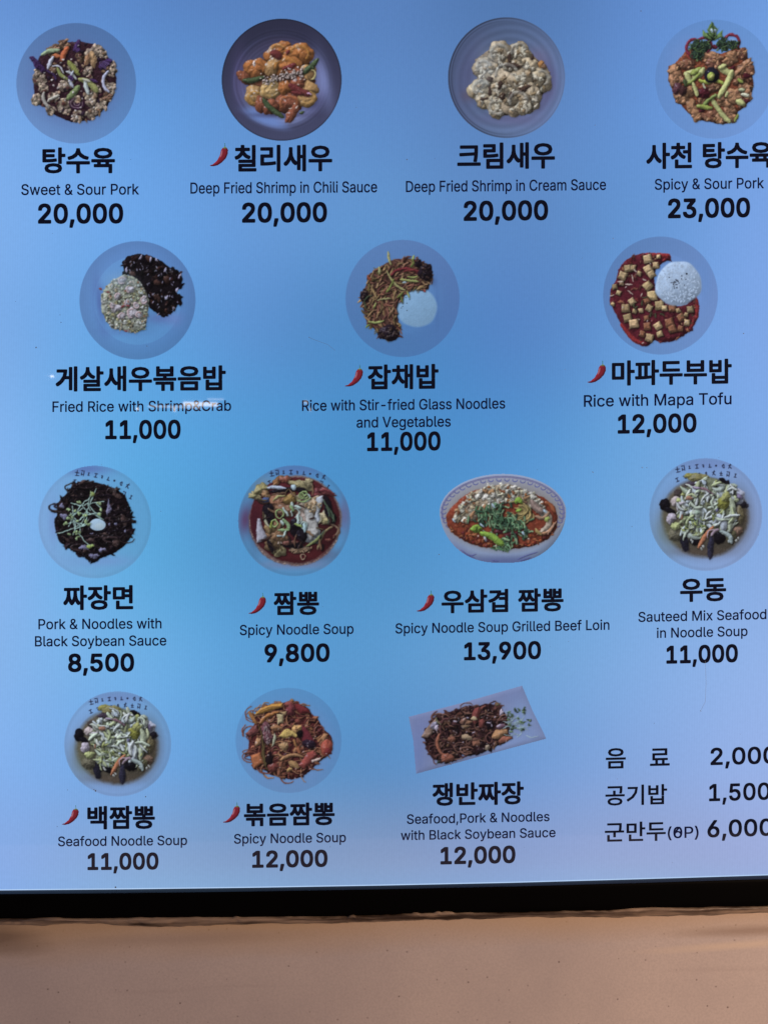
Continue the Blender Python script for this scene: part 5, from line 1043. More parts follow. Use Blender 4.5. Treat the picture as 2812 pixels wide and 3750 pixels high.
def _seafood_soup(ox, oy, s, box, seed, f, cx, cy, rx, ry):
    """the same seafood soup picture is printed twice on the board, at two sizes"""
    p = Picture(ox, oy, s, box, seed); R = p.R
    A = lambda x, y: f(x, y)
    k = rx / 489.
    p.layer('plate')
    p.rim(cx, cy, rx, ry, lambda r, U, V: (.985 - .05 * np.exp(-((r - .97) / .03) ** 2) - .02 * r)[..., None] * np.array([1.05, .975, .965]))

    def t(x, y, a, b, c, amt, **kw): p.tint(*A(x, y), a * k, b * k, c, amt, **kw)

    def b(x, y, a, bb=None, ang=0, col=None, **kw): p.b(*A(x, y), a * k, (bb or a) * k, ang, col, **kw)

    def st(pts, w, c, **kw): p.st([A(*q) for q in pts], w * k, c, **kw)
    t(1115, 120, 270, 60, C(104, 124, 176), .6); t(1110, 590, 400, 350, C(96, 96, 118), .55, power=7)
    x0, y0 = A(850, 165); x1, y1 = A(1310, 135)
    bowl_writing(p, x0, y0, x1, y1, 14 * k, 22 * k)
    x0, y0 = A(855, 260); x1, y1 = A(1360, 215)
    bowl_writing(p, x0, y0, x1, y1, 40 * k, 21 * k, off=3)
    p.layer('soup')
    b(1108, 580, 372, 345, 0, C(82, 76, 66), wob=.012, tex=.12, dome=.3, sh=0, soft=9)
    t(1400, 560, 110, 240, C(70, 62, 50), .5); t(800, 700, 120, 160, C(92, 96, 76), .6); t(1060, 880, 240, 40, C(84, 72, 66), .5)
    p.layer('food')
    cab, wh, yl, dk = C(166, 182, 166), C(168, 182, 196), C(144, 154, 100), C(16, 15, 22)
    for q in [(1000, 220, 70, 30, 0, C(120, 118, 66)), (1060, 240, 90, 40, 0, C(116, 112, 74)), (760, 470, 46, 56, 20, dk), (800, 520, 50, 24, 20, dk), (880, 380, 46, 34, 30, C(60, 52, 52)), (1000, 290, 70, 26, -8, C(60, 50, 66)), (1060, 300, 40, 26, 30, dk), (1135, 262, 34, 12, 0, dk), (1260, 262, 36, 22, 20, dk), (1300, 320, 26, 60, 10, dk),
              (1420, 470, 66, 30, 10, C(56, 56, 70)), (1440, 470, 30, 24, 0, C(28, 26, 36)), (925, 790, 34, 92, -14, C(30, 30, 46)), (1020, 790, 50, 30, 10, dk), (1155, 840, 28, 98, 2, C(38, 38, 58)), (1235, 755, 56, 54, 0, dk), (850, 730, 60, 60, 0, C(94, 92, 78)), (1390, 700, 46, 44, 0, C(110, 88, 76)), (1400, 560, 44, 80, 0, C(104, 96, 70)), (1330, 740, 50, 60, 0, C(96, 94, 70))]:
        b(q[0], q[1], q[2], q[3], q[4], q[5], tex=.4, spec=.3, wob=.1, sh=.5, speccol=(.45, .48, .6))
    b(860, 440, 52, 42, 0, C(162, 152, 158)); b(1385, 400, 70, 66, 30, C(164, 172, 200), tex=.2); b(1400, 400, 30, 22, 40, C(120, 110, 150)); b(815, 590, 42, 48, 0, C(156, 150, 170), tex=.3); b(855, 655, 44, 34, 0, C(150, 160, 110), tex=.4)
    heap = [(920, 330), (1000, 310), (1100, 240), (1200, 240), (1280, 290), (1380, 300), (1380, 420), (1370, 560), (1380, 620), (1330, 700), (1340, 800), (1240, 700), (1160, 660), (1060, 760), (960, 740), (910, 700), (930, 600), (860, 560), (880, 450)]
    p.pg([A(*q) for q in heap], C(98, 106, 88), rr=9, tex=.4, grain='mid', sh=.5)
    for x, y in p.inside(heap, 170):
        c = R.choice([cab, cab, wh, wh, wh, yl, C(176, 186, 184), C(126, 134, 102), C(160, 172, 138)])
        if R.random() < .5:
            xx, yy = A(x, y); p.strand(xx, yy, R.uniform(20, 160), R.uniform(40, 110) * k, R.uniform(12, 36) * k, p.jit(c, .1), sh=.7, tex=.15)
        else:
            b(x, y, R.uniform(12, 34), R.uniform(9, 22), R.uniform(0, 180), p.jit(c, .1), wob=.3, tex=.25, sh=.5)
    b(1040, 530, 44, 52, 0, C(160, 172, 168), tex=.2); b(1042, 535, 22, 26, 0, C(140, 160, 150), sh=.2); b(1270, 450, 52, 64, 0, C(124, 126, 56), tex=.4); b(1290, 400, 40, 40, 0, C(140, 144, 90), tex=.3)
    for pts, w, c in [([(1330, 420), (1350, 500), (1330, 620), (1320, 700)], 52, C(148, 160, 140)), ([(1380, 560), (1340, 620)], 26, C(160, 170, 150)), ([(1220, 560), (1260, 620), (1270, 690)], 60, C(160, 172, 192)), ([(1240, 700), (1320, 740), (1340, 800)], 36, C(140, 158, 164)), ([(910, 700), (980, 740), (1060, 760)], 44, C(156, 172, 170)),
                      ([(1180, 330), (1240, 340), (1270, 300)], 40, C(152, 168, 166)), ([(1300, 330), (1340, 300), (1380, 310)], 36, C(146, 160, 150)), ([(870, 520), (880, 470), (930, 450)], 30, C(164, 162, 176)), ([(1090, 260), (1110, 300)], 34, C(160, 178, 200))]:
        st(pts, w, c, tex=.25)
    for x, y, rx_, ry_, a_ in [(1030, 470, 46, 30, 20), (1120, 400, 50, 26, -20), (960, 620, 30, 50, 10), (1150, 560, 44, 30, 40), (1000, 400, 40, 24, 0), (1180, 460, 26, 44, 0), (1240, 600, 36, 60, 10), (960, 720, 60, 26, 10), (1340, 560, 26, 60, -8), (1100, 600, 36, 24, 0), (900, 480, 30, 40, 30), (1220, 300, 40, 26, 0), (1340, 340, 40, 26, -30), (1060, 700, 50, 24, -10)]:
        xx, yy = A(x, y)
        for q in range(2):
            p.strand(xx + R.uniform(-14, 14), yy + R.uniform(-14, 14), a_ + R.choice([0, 90]) + R.uniform(-30, 30), max(rx_, ry_) * 2.2 * k, min(rx_, ry_) * R.uniform(.5, 1.0) * k, p.jit(R.choice([C(178, 190, 196), C(170, 186, 174), C(180, 190, 200), C(164, 178, 140)]), .05), bend=.5, tex=.12, sh=.7, taper=.45)
    for i in range(26):
        xx, yy = A(1060 + R.gauss(0, 70), 640 + R.gauss(0, 50)); p.strand(xx, yy, R.uniform(0, 180), 34 * k, 11 * k, p.jit(R.choice([C(146, 160, 90), C(116, 136, 90), C(160, 172, 150)]), .1), sh=.45)
    st([(1000, 320), (1080, 330), (1130, 350), (1180, 380)], 16, C(128, 96, 116)); st([(1090, 320), (1150, 360)], 10, C(140, 104, 120)); st([(1000, 315), (1060, 325)], 20, C(150, 138, 170))
    st([(1180, 660), (1110, 740), (1050, 840)], 38, C(164, 104, 76), tex=.25); b(970, 412, 30, 20, 0, C(150, 110, 92)); st([(905, 600), (910, 560)], 16, C(130, 90, 70))
    st([(1130, 760), (1140, 700), (1200, 680)], 12, C(158, 138, 156)); st([(1160, 740), (1200, 690), (1230, 690)], 24, C(136, 120, 140)); b(1210, 520, 12, 16, 0, C(90, 90, 130))
    for x, y in [(990, 780), (1000, 795), (1380, 780), (1400, 760), (1075, 850), (1090, 830)]: b(x, y, 9, 14, R.uniform(-40, 40), C(150, 156, 160), sh=.2)
    return p


def udon_soup():
    return _seafood_soup(2112, 1650, 2.37, (2366, 1669, 2798, 2101), 11, lambda x, y: (x, y), 1114, 556, 489, 488)


def white_noodle_soup():
    # picture-to-picture fit between the two prints
    return _seafood_soup(100, 2450, 2.552, (228, 2523, 637, 2925), 12, lambda x, y: (849 + (x - 1114) * 1.02, 700 + (y - 556) * 1.005), 849, 700, 499, 490)


def stir_fried_noodles():
    p = Picture(750, 2450, 2.552, (854, 2509, 1260, 2913), 13); R = p.R
    p.layer('plate')
    p.rim(784, 666, 494, 491, lambda r, U, V: np.stack([.955 + 0 * r, .91 + 0 * r, .92 + 0 * r], -1))
    p.tint(784, 690, 420, 400, C(116, 134, 186), .35, power=8)
    p.layer('food')
    reg = [(415, 400), (470, 430), (520, 360), (620, 325), (730, 318), (795, 300), (870, 320), (950, 350), (1000, 420), (1060, 470), (1100, 560), (1160, 600), (1190, 650), (1195, 740), (1140, 810), (1090, 850), (1020, 920), (940, 985), (870, 1020), (800, 1030), (700, 1005), (620, 990), (560, 940), (460, 920), (430, 830), (410, 780), (410, 650), (380, 605), (450, 540), (470, 510)]
    p.pg(reg, C(84, 36, 36), tex=.5, rr=8, spec=.3)
    pal = [C(134, 82, 62), C(116, 60, 52), C(150, 100, 70), C(98, 46, 46), C(140, 94, 64), C(126, 70, 56), C(72, 34, 38)]
    for x, y in p.inside(reg, 120): p.b(x, y, R.uniform(20, 46), R.uniform(14, 28), R.uniform(0, 180), p.jit(R.choice(pal), .14), tex=.4, spec=.4, wob=.25, sh=.6, edge=.35, grain='mid')
    for _ in range(120):
        x, y = p.inside(reg, 1)[0]
        p.curl(x, y, R.uniform(30, 110), R.uniform(9, 14), R.uniform(0, 180), R.uniform(220, 360), p.jit(R.choice([C(150, 104, 76), C(138, 88, 66), C(122, 70, 60), C(104, 54, 50)]), .1), ry=R.uniform(20, 90), sh=.6, spec=.3)
    p.pg([(460, 430), (520, 370), (620, 328), (728, 318), (728, 352), (640, 380), (560, 405), (480, 432)], C(172, 124, 56), rr=5, tex=.2, sh=.5); p.st([(500, 400), (600, 360), (720, 345)], 8, C(120, 84, 50), sh=0)
    p.st([(415, 400), (445, 450), (480, 510)], 34, C(150, 100, 58)); p.st([(520, 510), (580, 440), (690, 400)], 34, C(154, 98, 54), spec=.4)
    p.pg([(830, 320), (880, 325), (960, 365), (980, 410), (900, 415), (850, 380)], C(104, 38, 42), rr=6, tex=.2); p.b(795, 330, 40, 30, 0, C(122, 62, 60), spec=.7); p.b(805, 385, 44, 50, 0, C(104, 48, 54), spec=.5)
    p.pg([(675, 420), (742, 418), (735, 500), (680, 518)], C(160, 146, 112), rr=4, tex=.2); p.pg([(690, 400), (770, 392), (750, 430)], C(150, 124, 90), rr=3)
    p.pg([(428, 810), (520, 780), (552, 880), (460, 928)], C(156, 92, 60), rr=5, tex=.15); p.pg([(378, 607), (450, 540), (490, 520), (500, 590), (430, 630)], C(102, 56, 56), rr=5, tex=.3, spec=.3)
    p.pg([(1080, 640), (1110, 600), (1155, 610), (1120, 680)], C(158, 112, 80), rr=4)
    p.b(1140, 735, 54, 82, 12, C(140, 66, 54), spec=.8, tex=.2, wob=.06); p.b(1150, 770, 36, 34, 0, C(110, 42, 44), sh=0, tex=.1)
    p.b(670, 545, 54, 28, 0, C(140, 98, 68), spec=.3); p.b(500, 680, 34, 36, 0, C(156, 116, 84)); p.b(862, 560, 46, 44, 0, C(170, 132, 84), tex=.2, edge=.3)
    for q in [(862, 548), (855, 565), (872, 562)]: p.b(*q, 6, 5, 0, C(60, 30, 30), sh=0)
    p.pg([(690, 630), (740, 570), (780, 555), (830, 580), (880, 620), (850, 640), (820, 620), (780, 645), (730, 640)], C(178, 152, 86), rr=4, tex=.2)
    for i in range(8): p.b(770 + (i % 2) * 20, 570 + i * 9, 4, 3, 0, C(80, 50, 40), sh=0)
    for cx, cy in [(570, 560), (590, 640)]:
        p.b(cx, cy, 44, 62, 8, C(98, 60, 70), tex=.5, spec=.5)
        for _ in range(14): p.strand(cx + R.gauss(0, 16), cy + R.gauss(0, 30), R.uniform(40, 140), 30, 7, p.jit(C(150, 128, 136), .12), sh=.3)
    p.pg([(910, 520), (960, 560), (1010, 640), (1040, 700), (980, 740), (920, 720), (905, 620)], C(96, 36, 46), rr=5, spec=.4); p.b(975, 700, 66, 36, 14, C(38, 26, 40), spec=.8, tex=.5)
    p.b(890, 610, 26, 40, 0, C(18, 14, 18)); p.b(600, 850, 40, 70, 20, C(28, 18, 22), sh=.2); p.b(540, 700, 20, 60, 0, C(40, 22, 26), sh=.2)
    for pts in [[(500, 520), (540, 640), (540, 780), (560, 880), (590, 950)], [(560, 700), (550, 800), (575, 900)]]: p.st(pts, 16, C(88, 74, 46))
    p.pg([(640, 640), (655, 590), (668, 640), (655, 700), (630, 730)], C(146, 150, 130), rr=3)
    p.pg([(880, 900), (960, 780), (1020, 760), (1050, 800), (990, 880), (930, 930)], C(134, 62, 58), rr=6, spec=.4); p.pg([(995, 850), (1080, 820), (1080, 850), (1000, 875)], C(176, 156, 152), rr=3)
    p.st([(710, 850), (760, 820), (830, 800), (920, 820)], 34, C(150, 110, 78), tex=.25, sh=.8); p.st([(720, 870), (700, 920), (690, 990)], 30, C(136, 84, 64)); p.b(830, 890, 60, 26, 30, C(150, 116, 78)); p.b(640, 920, 56, 40, 0, C(104, 52, 48), spec=.4); p.b(790, 940, 24, 16, -30, C(170, 136, 84))
    p.b(740, 720, 44, 36, -30, C(150, 118, 84), tex=.3, spec=.4); p.st([(860, 720), (890, 790)], 34, C(150, 88, 60)); p.st([(830, 660), (850, 720)], 24, C(150, 104, 64))
    for x, y in p.inside(reg, 26): p.b(x, y, R.uniform(4, 9), R.uniform(3, 5), R.uniform(0, 180), p.jit(C(182, 160, 160), .1), wob=.3, sh=0)
    return p


def platter_noodles():
    p = Picture(1400, 2450, 2.37, (1487, 2501, 2009, 2843), 14); R = p.R
    p.layer('plate'); p.cur = 0
    tray = [(225, 412), (700, 287), (1212, 140), (1300, 350), (1425, 605), (870, 755), (290, 912), (265, 620)]
    p.pg(tray, C(112, 126, 172), rr=10, tex=.02, sh=0, dome=.2)
    p.tint(300, 700, 90, 260, C(96, 116, 170), .6); p.tint(700, 420, 420, 160, C(128, 138, 178), .35, ang=-16); p.tint(420, 480, 160, 90, C(104, 112, 160), .4, ang=-16)
    p.tint(1050, 640, 300, 60, C(124, 150, 202), .6, ang=-15); p.tint(1220, 400, 110, 200, C(120, 150, 200), .5, ang=-24); p.tint(1100, 240, 200, 60, C(106, 122, 170), .4, ang=-16)
    p.layer('food')
    reg = [(335, 590), (400, 490), (460, 410), (560, 375), (650, 350), (720, 320), (830, 320), (880, 298), (1000, 310), (1060, 380), (1085, 440), (1085, 540), (1110, 590), (1060, 640), (960, 680), (880, 720), (760, 755), (690, 740), (650, 780), (560, 815), (440, 780), (380, 690), (370, 610)]
    p.pg(reg, C(44, 24, 28), tex=.6, rr=8, spec=.3)
    pal = [C(58, 34, 36), C(78, 48, 46), C(98, 62, 54), C(40, 22, 28), C(66, 38, 40), C(118, 84, 66), C(32, 20, 26)]
    for x, y in p.inside(reg, 200): p.b(x, y, R.uniform(16, 38), R.uniform(12, 24), R.uniform(0, 180), p.jit(R.choice(pal), .14), tex=.4, spec=.45, wob=.25, sh=.65, edge=.4, grain='mid')
    for _ in range(80):
        x, y = p.inside(reg, 1)[0]
        p.curl(x, y, R.uniform(24, 80), R.uniform(8, 14), R.uniform(0, 180), R.uniform(220, 360), p.jit(R.choice([C(88, 56, 54), C(60, 34, 38), C(110, 76, 66)]), .1), ry=R.uniform(16, 50), sh=.5, spec=.35)
    p.pg([(335, 590), (390, 500), (460, 430), (480, 500), (430, 560), (390, 600)], C(130, 106, 96), rr=4, tex=.4, grain='mid'); p.b(450, 490, 30, 40, 20, C(110, 106, 130), spec=.6, tex=.5)
    p.curl(560, 640, 84, 26, 110, 235, C(140, 84, 66), ry=110); p.curl(900, 410, 70, 24, 140, 260, C(112, 66, 60), ry=90); p.curl(560, 520, 60, 20, 150, 280, C(84, 52, 54), ry=90)
    p.b(810, 400, 36, 70, 14, C(112, 56, 54), spec=.4); p.b(795, 430, 26, 18, 0, C(168, 150, 120))
    p.b(1015, 560, 72, 38, -18, C(160, 118, 84), tex=.2, wob=.1); p.b(1060, 610, 56, 24, -20, C(140, 84, 70)); p.b(730, 590, 44, 26, 20, C(150, 128, 104)); p.b(815, 640, 34, 34, 20, C(136, 90, 74)); p.b(600, 610, 34, 26, 0, C(120, 76, 62), spec=.4)
    p.b(700, 450, 34, 24, -30, C(124, 88, 76), spec=.4); p.b(910, 680, 22, 26, 0, C(140, 124, 110)); p.b(560, 770, 60, 36, -10, C(128, 76, 62), tex=.4); p.b(1000, 330, 40, 20, -10, C(90, 54, 52)); p.b(800, 610, 20, 14, 0, C(100, 70, 60)); p.b(715, 500, 30, 18, 0, C(120, 96, 74))
    p.b(930, 480, 34, 36, 0, C(26, 18, 26), spec=.9, tex=.4); p.b(860, 470, 30, 34, 0, C(108, 56, 54)); p.b(1030, 500, 40, 24, 0, C(96, 70, 88), spec=.8)
    for x, y, w, h in [(1030, 375, 20, 24), (975, 415, 9, 7), (920, 465, 14, 7), (1010, 490, 22, 8), (630, 455, 14, 9), (470, 510, 16, 26), (790, 550, 12, 6), (945, 490, 6, 14), (700, 635, 6, 5), (740, 420, 10, 6)]: p.b(x, y, w, h, R.uniform(-20, 20), C(170, 160, 186), wob=.3, sh=0)
    p.st([(470, 820), (495, 795)], 14, C(54, 70, 60)); p.st([(980, 320), (1025, 300)], 15, C(88, 80, 60)); p.st([(460, 420), (480, 460), (510, 480)], 12, C(112, 112, 84))
    for x, y in p.inside(reg, 40): p.b(x, y, R.uniform(3, 8), R.uniform(3, 5), R.uniform(0, 180), p.jit(C(150, 132, 140), .15), wob=.3, sh=0)
    p.layer('garnish')
    for _ in range(46):
        x, y = 1080 + abs(R.gauss(0, 90)), 460 + R.gauss(0, 50)
        p.strand(x, y, R.uniform(-60, 60), R.uniform(40, 110), 7, p.jit(C(134, 160, 172), .08), sh=.25)
    for x, y in [(1145, 350), (1220, 350), (1230, 345), (1200, 460), (1270, 445), (1270, 480), (1215, 525), (1110, 545), (1130, 400), (1100, 480), (1160, 370), (1225, 380), (1100, 380), (1185, 355), (1120, 520), (1225, 465), (1100, 440), (1140, 500), (1090, 400), (1170, 430)]:
        for q in range(3): p.b(x + R.uniform(-12, 12), y + R.uniform(-9, 9), R.uniform(7, 13), R.uniform(5, 9), R.uniform(0, 180), p.jit(R.choice([C(48, 66, 62), C(64, 88, 72), C(96, 124, 90)]), .12), wob=.2, sh=.25)
    return p


def chili_symbol(x0, y0, x1, y1, seed):
    """printed red chili with a green stem; authored in a 150 x 180 box"""
    s = 150.0 / (x1 - x0)
    p = Picture(x0, y0, s, (x0 - 6, y0 - 6, x1 + 6, y1 + 6), seed)
    ky = (y1 - y0) * s / 178.0
    q = lambda pts: [(x, y * ky) for x, y in pts]
    p.layer('chili')
    p.pg(q([(4, 168), (30, 160), (62, 132), (84, 92), (92, 56), (104, 38), (122, 32), (140, 36), (150, 54), (148, 84), (134, 116), (106, 146), (70, 170), (36, 178), (8, 175)]), C(128, 28, 42), rr=7, tex=.06, sh=0, dome=.8)
    p.st(q([(102, 60), (96, 88), (86, 108)]), 11, C(168, 98, 112), sh=0, tex=.02, dome=.2)
    p.st(q([(16, 170), (60, 166), (110, 136), (140, 92)]), 9, C(78, 16, 30), sh=0, tex=.02, dome=.2)
    p.layer('stem')
    p.st(q([(122, 4), (124, 22), (124, 34)]), 8, C(52, 116, 92), sh=0, tex=.05, taper=.1)
    p.pg(q([(106, 46), (116, 30), (132, 30), (144, 44), (134, 42), (126, 48), (118, 42)]), C(108, 130, 84), rr=2, sh=0, tex=.05)
    return p

# ------------------------------------------------------------------ menu display: panel, bezel
display = bpy.data.objects.new('menu_display', None)
scene.collection.objects.link(display)
display['label'] = 'large glowing blue menu screen with dish pictures, names and prices, black bezel below'
display['category'] = 'menu display'

# bottom edge of the lit panel and of the bezel, measured along the frame (slightly bowed)
EDGE_X = np.array([-420, 0, 470, 940, 1406, 1876, 2340, 2812, 3230.])
EDGE_Y = np.array([3266, 3261, 3257, 3251, 3243, 3233, 3220, 3205.5, 3191.])
BEZ_Y = np.array([3366, 3358, 3355, 3352, 3345, 3336, 3326, 3312, 3300.])
TOP, LEFT, RIGHT = -330., -420., 3230.

nx, ny = 150, 150
gx = np.linspace(LEFT, RIGHT, nx)
ybot = np.interp(gx, EDGE_X, EDGE_Y)
GX = np.repeat(gx[None], ny, 0)
GY = TOP + (ybot[None] - TOP) * np.linspace(0, 1, ny)[:, None]
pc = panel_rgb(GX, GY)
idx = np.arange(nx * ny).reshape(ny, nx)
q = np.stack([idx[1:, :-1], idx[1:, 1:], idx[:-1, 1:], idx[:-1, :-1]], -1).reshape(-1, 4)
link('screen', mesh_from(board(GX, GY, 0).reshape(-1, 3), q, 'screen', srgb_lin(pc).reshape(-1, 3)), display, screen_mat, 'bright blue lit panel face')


def ribbon(rows, name, parent, mat, label=None, kind=None):
    """rows: list of (m,3) arrays; quads between neighbouring rows"""
    m = len(rows[0]); v = np.concatenate(rows); idx = np.arange(len(rows) * m).reshape(len(rows), m)
    q = np.stack([idx[1:, :-1], idx[1:, 1:], idx[:-1, 1:], idx[:-1, :-1]], -1).reshape(-1, 4)
    return link(name, mesh_from(v, q, name), parent, mat, label, kind)


def edge(y, lift, xs=None):
    xs = np.linspace(LEFT, RIGHT, 90) if xs is None else xs
    return board(xs, np.interp(xs, EDGE_X, y) if hasattr(y, '__len__') else np.full_like(xs, y), lift)


def off(rows, d): return rows + np.array(d)


ln = board(gx, ybot - 4.6, .0004), board(gx, ybot - 1.2, .0004)  # glowing ribbon that paints in the highlight where panel meets lip
ribbon(ln, 'edge_highlight', display, ink('painted_edge_light', (176, 204, 240)), 'thin painted highlight line along the edge of the panel')
xs = np.linspace(LEFT, RIGHT, 90)
e0 = edge(EDGE_Y, 0.0)
# inner glossy lip (catches the panel's light), rounded front, outer side
ribbon([off(e0, (0, .001, 0)), off(e0, (0, -.0030, -.0006)), off(e0, (0, -.0046, -.0016))], 'bezel_lip', display, LIP, 'thin glossy inner lip of the bezel')
b0 = off(e0, (0, -.0046, -.0016)); b1 = edge(BEZ_Y, 0)
rows = [b0, off(b0, (0, -.0008, -.0012)), off(b0, (0, -.0010, -.0024))]
for t in (.25, .5, .75): rows.append(off(b0 * (1 - t) + b1 * t, (0, -.0036 * 0, 0)) * np.array([1, 0, 1]) + np.array([0, -.0056, 0]))
rows += [b1 * np.array([1, 0, 1]) + np.array([0, -.0052, .0012]), b1 * np.array([1, 0, 1]) + np.array([0, -.0040, 0]), b1 * np.array([1, 0, 1]) + np.array([0, .012, 0])]
ribbon(rows, 'bezel', display, BEZEL, 'matt black lower bezel')


def strip_box(name, x0, y0, x1, y1, mat):
    p = board([x0, x1, x1, x0], [y1, y1, y0, y0], 0)
    f, bk = p + np.array([0, -.0056, 0]), p + np.array([0, .012, 0])
    v = np.concatenate([f, bk])
    return link(name, mesh_from(v, [(0, 1, 2, 3), (4, 7, 6, 5), (0, 3, 7, 4), (1, 5, 6, 2), (3, 2, 6, 7), (0, 4, 5, 1)], name), display, mat)


strip_box('bezel', LEFT - 100, TOP - 100, RIGHT + 100, TOP, BEZEL)
strip_box('bezel', LEFT - 100, TOP, LEFT, 3366, BEZEL)
strip_box('bezel', RIGHT, TOP, RIGHT + 100, 3300, BEZEL)
p = board([LEFT, RIGHT, RIGHT, LEFT], [3250, 3190, TOP, TOP], 0)
f, bk = p + np.array([0, .004, 0]), p + np.array([0, .045, 0])
link('housing', mesh_from(np.concatenate([f, bk]), [(0, 1, 2, 3), (4, 7, 6, 5), (0, 3, 7, 4), (1, 5, 6, 2), (3, 2, 6, 7), (0, 4, 5, 1)], 'housing'), display, BEZEL)

# ------------------------------------------------------------------ the pictures
PICTURES = [
    (sweet_sour_pork, 'pale plate of sweet and sour pork with purple cabbage, carrot and onion'),
    (chili_shrimp, 'dark purple plate of orange shrimp in chili sauce with crushed nuts'),
    (cream_shrimp, 'ringed glass bowl of cream shrimp lumps'),
    (spicy_sour_pork, 'pale plate of spicy pork with lettuce, red pepper rings and an olive'),
    (crab_fried_rice, 'plate with a mound of fried rice and black bean sauce'),
    (glass_noodles, 'plate with a crescent of stir-fried glass noodles round white rice'),
    (mapa_tofu, 'plate of tofu cubes in red sauce with a round mound of rice'),
    (black_bean_noodles, 'plate of black bean noodles with sprouts and a boiled egg'),
    (spicy_noodle_soup, 'bowl of red noodle soup with mussels and green onion'),
    (beef_noodle_soup, 'blue-rimmed white bowl of red soup with beef, noodles and chives'),
    (udon_soup, 'large picture of a seafood noodle bowl with mussels and a carrot strip'),
    (white_noodle_soup, 'smaller picture of a seafood noodle bowl with mussels and a carrot strip'),
    (stir_fried_noodles, 'pale plate heaped with red stir-fried noodles and vegetables'),
    (platter_noodles, 'tilted rectangular platter of black noodles with sprouts'),
]
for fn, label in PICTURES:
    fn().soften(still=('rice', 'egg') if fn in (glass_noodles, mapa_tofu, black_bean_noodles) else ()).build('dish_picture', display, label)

for i, bx in enumerate([(766, 523, 837, 610.5), (1260, 1334.5, 1330, 1417), (2146, 1320, 2218, 1403.4), (907.6, 2170, 975.5, 2249), (1522, 2161, 1590.6, 2240.7), (225, 2947, 291, 3021), (814, 2936, 881, 3013.5)]):
    Picture.P = 1.3
    chili_symbol(*bx, 40 + i).build('chili_symbol', display, None)

# ------------------------------------------------------------------ the writing
K, Ln, Pr = 'dish_name', 'description', 'price'
WRITING = [
    (K, '탕수육', 157, 423, 540, 636), (K, '칠리새우', 859.5, 1217, 530, 629.5), (K, '크림새우', 1673.4, 2031, 522, 620), (K, '사천 탕수육', 2364, 2826, 521, 618),
    (K, '게살새우볶음밥', 205, 828, 1340, 1433), (K, '잡채밥', 1346.5, 1605.5, 1334, 1426.6), (K, '마파두부밥', 2238.6, 2677.4, 1317, 1410),
    (K, '짜장면', 233, 489.5, 2143, 2234), (K, '짬뽕', 1002.5, 1169, 2165, 2253), (K, '우삼겹 짬뽕', 1616, 2062.4, 2156, 2243), (K, '우동', 2488, 2657, 2117.5, 2203.6),
    (K, '백짬뽕', 321.4, 569, 2950, 3036.6), (K, '볶음짬뽕', 893.8, 1226, 2939, 3024), (K, '쟁반짜장', 1582.7, 1917, 2863.5, 2948.7),
    (K, '음', 2216.6, 2290, 2739, 2814), (K, '료', 2378, 2450.4, 2740, 2804), (K, '공기밥', 2215, 2441, 2873, 2948), (K, '군만두', 2213, 2436, 3008.4, 3081),
    (Ln, 'Sweet & Sour Pork', 80, 510.5, 713.5, 38.5), (Ln, 'Deep Fried Shrimp in Chili Sauce', 698.5, 1381, 707, 39.5), (Ln, 'Deep Fried Shrimp in Cream Sauce', 1486, 2217.5, 700, 39.5), (Ln, 'Spicy & Sour Pork', 2395.5, 2795, 692.5, 38.5),
    (Ln, 'Fried Rice with Shrimp&Crab', 194, 847.4, 1506.5, 37.5), (Ln, 'Rice with Stir-fried Glass Noodles', 1106.4, 1849, 1500.6, 38), (Ln, 'and Vegetables', 1305.6, 1650, 1564, 38), (Ln, 'Rice with Mapa Tofu', 2136.4, 2676.4, 1485, 41.5),
    (Ln, 'Pork & Noodles with', 142.6, 593, 2302.5, 36.5), (Ln, 'Black Soybean Sauce', 130, 610.5, 2365, 36.5), (Ln, 'Spicy Noodle Soup', 879, 1295, 2323, 36.5), (Ln, 'Spicy Noodle Soup Grilled Beef Loin', 1447.6, 2230, 2313, 36),
    (Ln, 'Sauteed Mix Seafood', 2335.6, 2804, 2272, 35.5), (Ln, 'in Noodle Soup', 2403, 2735, 2332, 35.5),
    (Ln, 'Seafood Noodle Soup', 214.4, 686.6, 3096, 34.5), (Ln, 'Spicy Noodle Soup', 857.8, 1267, 3086, 34.5), (Ln, 'Seafood,Pork & Noodles', 1489.5, 2011, 3011.5, 34), (Ln, 'with Black Soybean Sauce', 1467.5, 2033, 3070.5, 34),
    (Ln, '(6~P)', 2443, 2556, 3067.5, 40),
    (Pr, '20,000', 141, 453, 816, 66.7), (Pr, '20,000', 887, 1198, 812, 66.7), (Pr, '20,000', 1697, 2006, 805, 66.5), (Pr, '23,000', 2443.6, 2744.5, 795, 65.5),
    (Pr, '11,000', 387, 663, 1605, 63.5), (Pr, '11,000', 1344, 1613, 1648, 63), (Pr, '12,000', 2260, 2548.6, 1583, 64),
    (Pr, '8,500', 251, 493, 2457, 61), (Pr, '9,800', 969, 1207.6, 2421.5, 61), (Pr, '13,900', 1698, 1980, 2412.8, 60), (Pr, '11,000', 2437.7, 2699.8, 2424.7, 60),
    (Pr, '11,000', 322, 582, 3182, 56.5), (Pr, '12,000', 924, 1200, 3173, 57), (Pr, '12,000', 1612, 1886.5, 3159.7, 58),
    (Pr, '2,000', 2599.3, 2841.5, 2796.6, 59), (Pr, '1,500', 2594, 2817.5, 2929, 59), (Pr, '6,000', 2588, 2827, 3061, 59),
]
